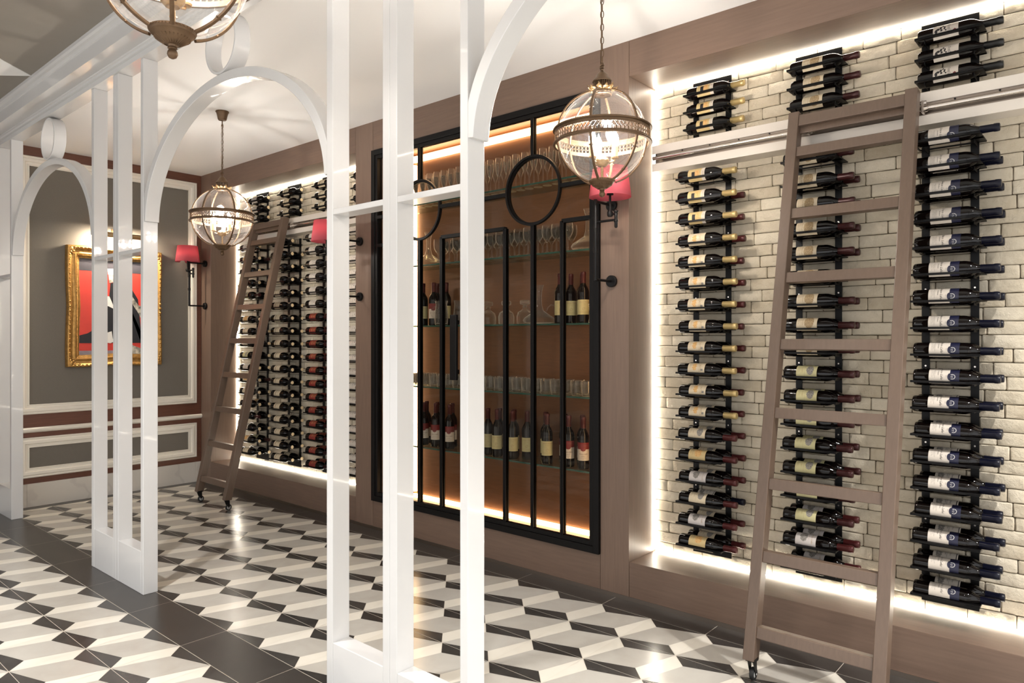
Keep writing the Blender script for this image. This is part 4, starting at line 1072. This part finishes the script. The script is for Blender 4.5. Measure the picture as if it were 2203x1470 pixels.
for f_ in [i / 26 for i in range(1, 26)]:
    for sx, sz in ((-1, 0), (1, 0), (0, -1), (0, 1)):
        x_ = sx * (hx_ - .018) if sx else (-hx_ + 2 * hx_ * f_); z_ = sz * (hz_ - .018) if sz else (-hz_ + 2 * hz_ * f_)
        r_ = .006 + rn.random() * .004 + (.006 if abs(f_ - .5) < .05 else 0)
        orn.lathe([(r_ * math.sin(a), r_ * math.cos(a)) for a in [PI * q / 6 for q in range(7)]], 8, 0, T(x_, -.058, z_) @ Matrix.Rotation(PI / 2, 4, 'X'))
fr.obj('gilt_frame', 'gold_leaf', pa)
bd_ = MB(); ix, iz = hx_ - .082, hz_ - .082
for sx in (-1, 1):
    for q in range(80): bd_.lathe([(0, -.0045), (.0045, 0), (0, .0045)], 6, 0, T(sx * ix, -.042, -iz + 2 * iz * q / 79))
for sz in (-1, 1):
    for q in range(60): bd_.lathe([(0, -.0045), (.0045, 0), (0, .0045)], 6, 0, T(-ix + 2 * ix * q / 59, -.042, sz * iz))
bd_.obj('bead_row', 'gold_leaf', pa)
cx_, cz_ = hx_ - .104, hz_ - .100
cv = MB().box((-cx_, -.016, -cz_), (cx_, -.006, cz_)); cvo = cv.obj('canvas', 'paint_red', pa)
def flat(pts, yy, mat, nm):
    mb = MB(); k_ = len(pts); mb.add([(x_, yy, z_) for x_, z_ in pts] + [(x_, yy + .0006, z_) for x_, z_ in pts], [tuple(range(k_)), tuple(reversed(range(k_, 2 * k_)))] + [(i, (i + 1) % k_, k_ + (i + 1) % k_, k_ + i) for i in range(k_)])
    return mb.obj(nm, mat, cvo)
flat([(-cx_, cz_ - .115), (cx_, cz_ - .115), (cx_, cz_), (-cx_, cz_)], -.0168, 'paint_slate', 'dark_band')
flat([(-cx_, -cz_), (cx_, -cz_), (cx_, -cz_ + .042), (-cx_, -cz_ + .042)], -.0168, 'paint_mauve', 'mauve_band')
flat([(-cx_, -cz_ + .11), (cx_ - .03, -cz_ + .11), (cx_ - .035, -cz_ + .05), (cx_ - .06, -cz_ + .07), (.20, .08), (.13, .20), (.11, .22), (.04, .23), (-.04, .22), (-.05, .10), (-.09, -.02), (-.14, -.06), (-.20, -.22), (-.23, -.24), (-cx_, -.26)], -.0174, 'paint_ink', 'black_shape')
flat([(-.05, .22), (-.055, .28), (-.06, .345), (.0, .35), (.06, .33), (.075, .24), (.04, .22), (.0, .235)], -.0180, 'paint_mottle', 'mottled_patch')
flat([(-.06, .30), (-.065, .352), (.01, .356), (.06, .34), (.05, .28), (0, .30)], -.0186, 'paint_white', 'white_patch')
flat([(.10, .13), (.14, .12), (.20, .03), (cx_, -.02), (cx_, -.14), (.245, -.15), (.21, -.06), (.16, .02)], -.0180, 'paint_mottle', 'mottled_patch')
flat([(.13, -cz_ + .10), (.17, -cz_ + .08), (.25, -cz_ + .05), (cx_, -cz_ + .03), (cx_, -cz_), (.14, -cz_)], -.0180, 'paint_mottle', 'mottled_patch')
flat([(-.10, .04), (-.07, .10), (-.05, .10), (.0, -.02), (-.06, .01), (-.10, .0)], -.0186, 'paint_white', 'white_patch')
flat([(-.09, -.24), (-.03, -.22), (-.02, -.29), (.02, -.30), (-.04, -.33), (-.10, -.32)], -.0186, 'paint_white', 'white_patch')
pl_ = thing('picture_light', 'brass picture light fixed above the gilt framed painting', 'picture light', (pcx, B, 2.40))
MB().tube([(-.0, 0, .0), (0, -.05, .03), (0, -.12, .015), (0, -.15, -.02)], .006, 10).box((-.03, -.012, -.04), (.03, 0, .04)).obj('arm', 'brass_bright', pl_)
hs = MB().lathe([(.026, -.24), (.026, .24)], 16, 0, T(0, -.15, -.035) @ Matrix.Rotation(PI / 2, 4, 'Y'), a0=PI / 2 + .2, a1=PI * 3 / 2 + .9); ho = hs.obj('hood', 'brass_bright', pl_); sm_ = ho.modifiers.new('thickness', 'SOLIDIFY'); sm_.thickness = .0015
la = bpy.data.lights.new('picture_lamp', 'AREA'); la.shape = 'RECTANGLE'; la.size = .44; la.size_y = .02; la.energy = PIC_W; la.color = (1, .86, .68)
lo_ = bpy.data.objects.new('picture_lamp', la); C.objects.link(lo_); lo_.parent = pl_; lo_.location = (0, -.135, -.045); lo_.rotation_euler = (math.radians(42), 0, 0)

# ================================================================== FILL LAMPS (added out of view to light the screen and floor)
for k_, (x_, y_, zc_) in enumerate(((.2, 3.1, HL), (.1, .2, HL), (2.55, -.6, H), (-1.6, 4.4, HL), (.9, -1.0, HL))):
    t = thing('fill_lamp', 'added ceiling fill lamp out of the picture, ' + ('left of the second post cluster', 'above and left of the camera', 'behind the camera over the wine room', 'far left of the screen', 'behind the camera')[k_], 'fill_lamp', (x_, y_, zc_), 0, 'added fill lamps out of view')
    MB().lathe([(.030, -.001), (.046, -.001), (.048, -.004), (.044, -.006), (.032, -.004), (.030, -.001)], 28).obj('trim_ring', 'white_lacquer', t)
    MB().lathe([(0, -.0005), (.030, -.0005)], 20).obj('lens', 'fill_glow', t)
    ls = bpy.data.lights.new('fill_spot', 'SPOT'); ls.energy = FILL_W; ls.spot_size = math.radians(110); ls.spot_blend = .7; ls.shadow_soft_size = .06; ls.color = (1, .98, .95)
    so_ = bpy.data.objects.new('fill_spot', ls); C.objects.link(so_); so_.parent = t; so_.location = (0, 0, -.012)
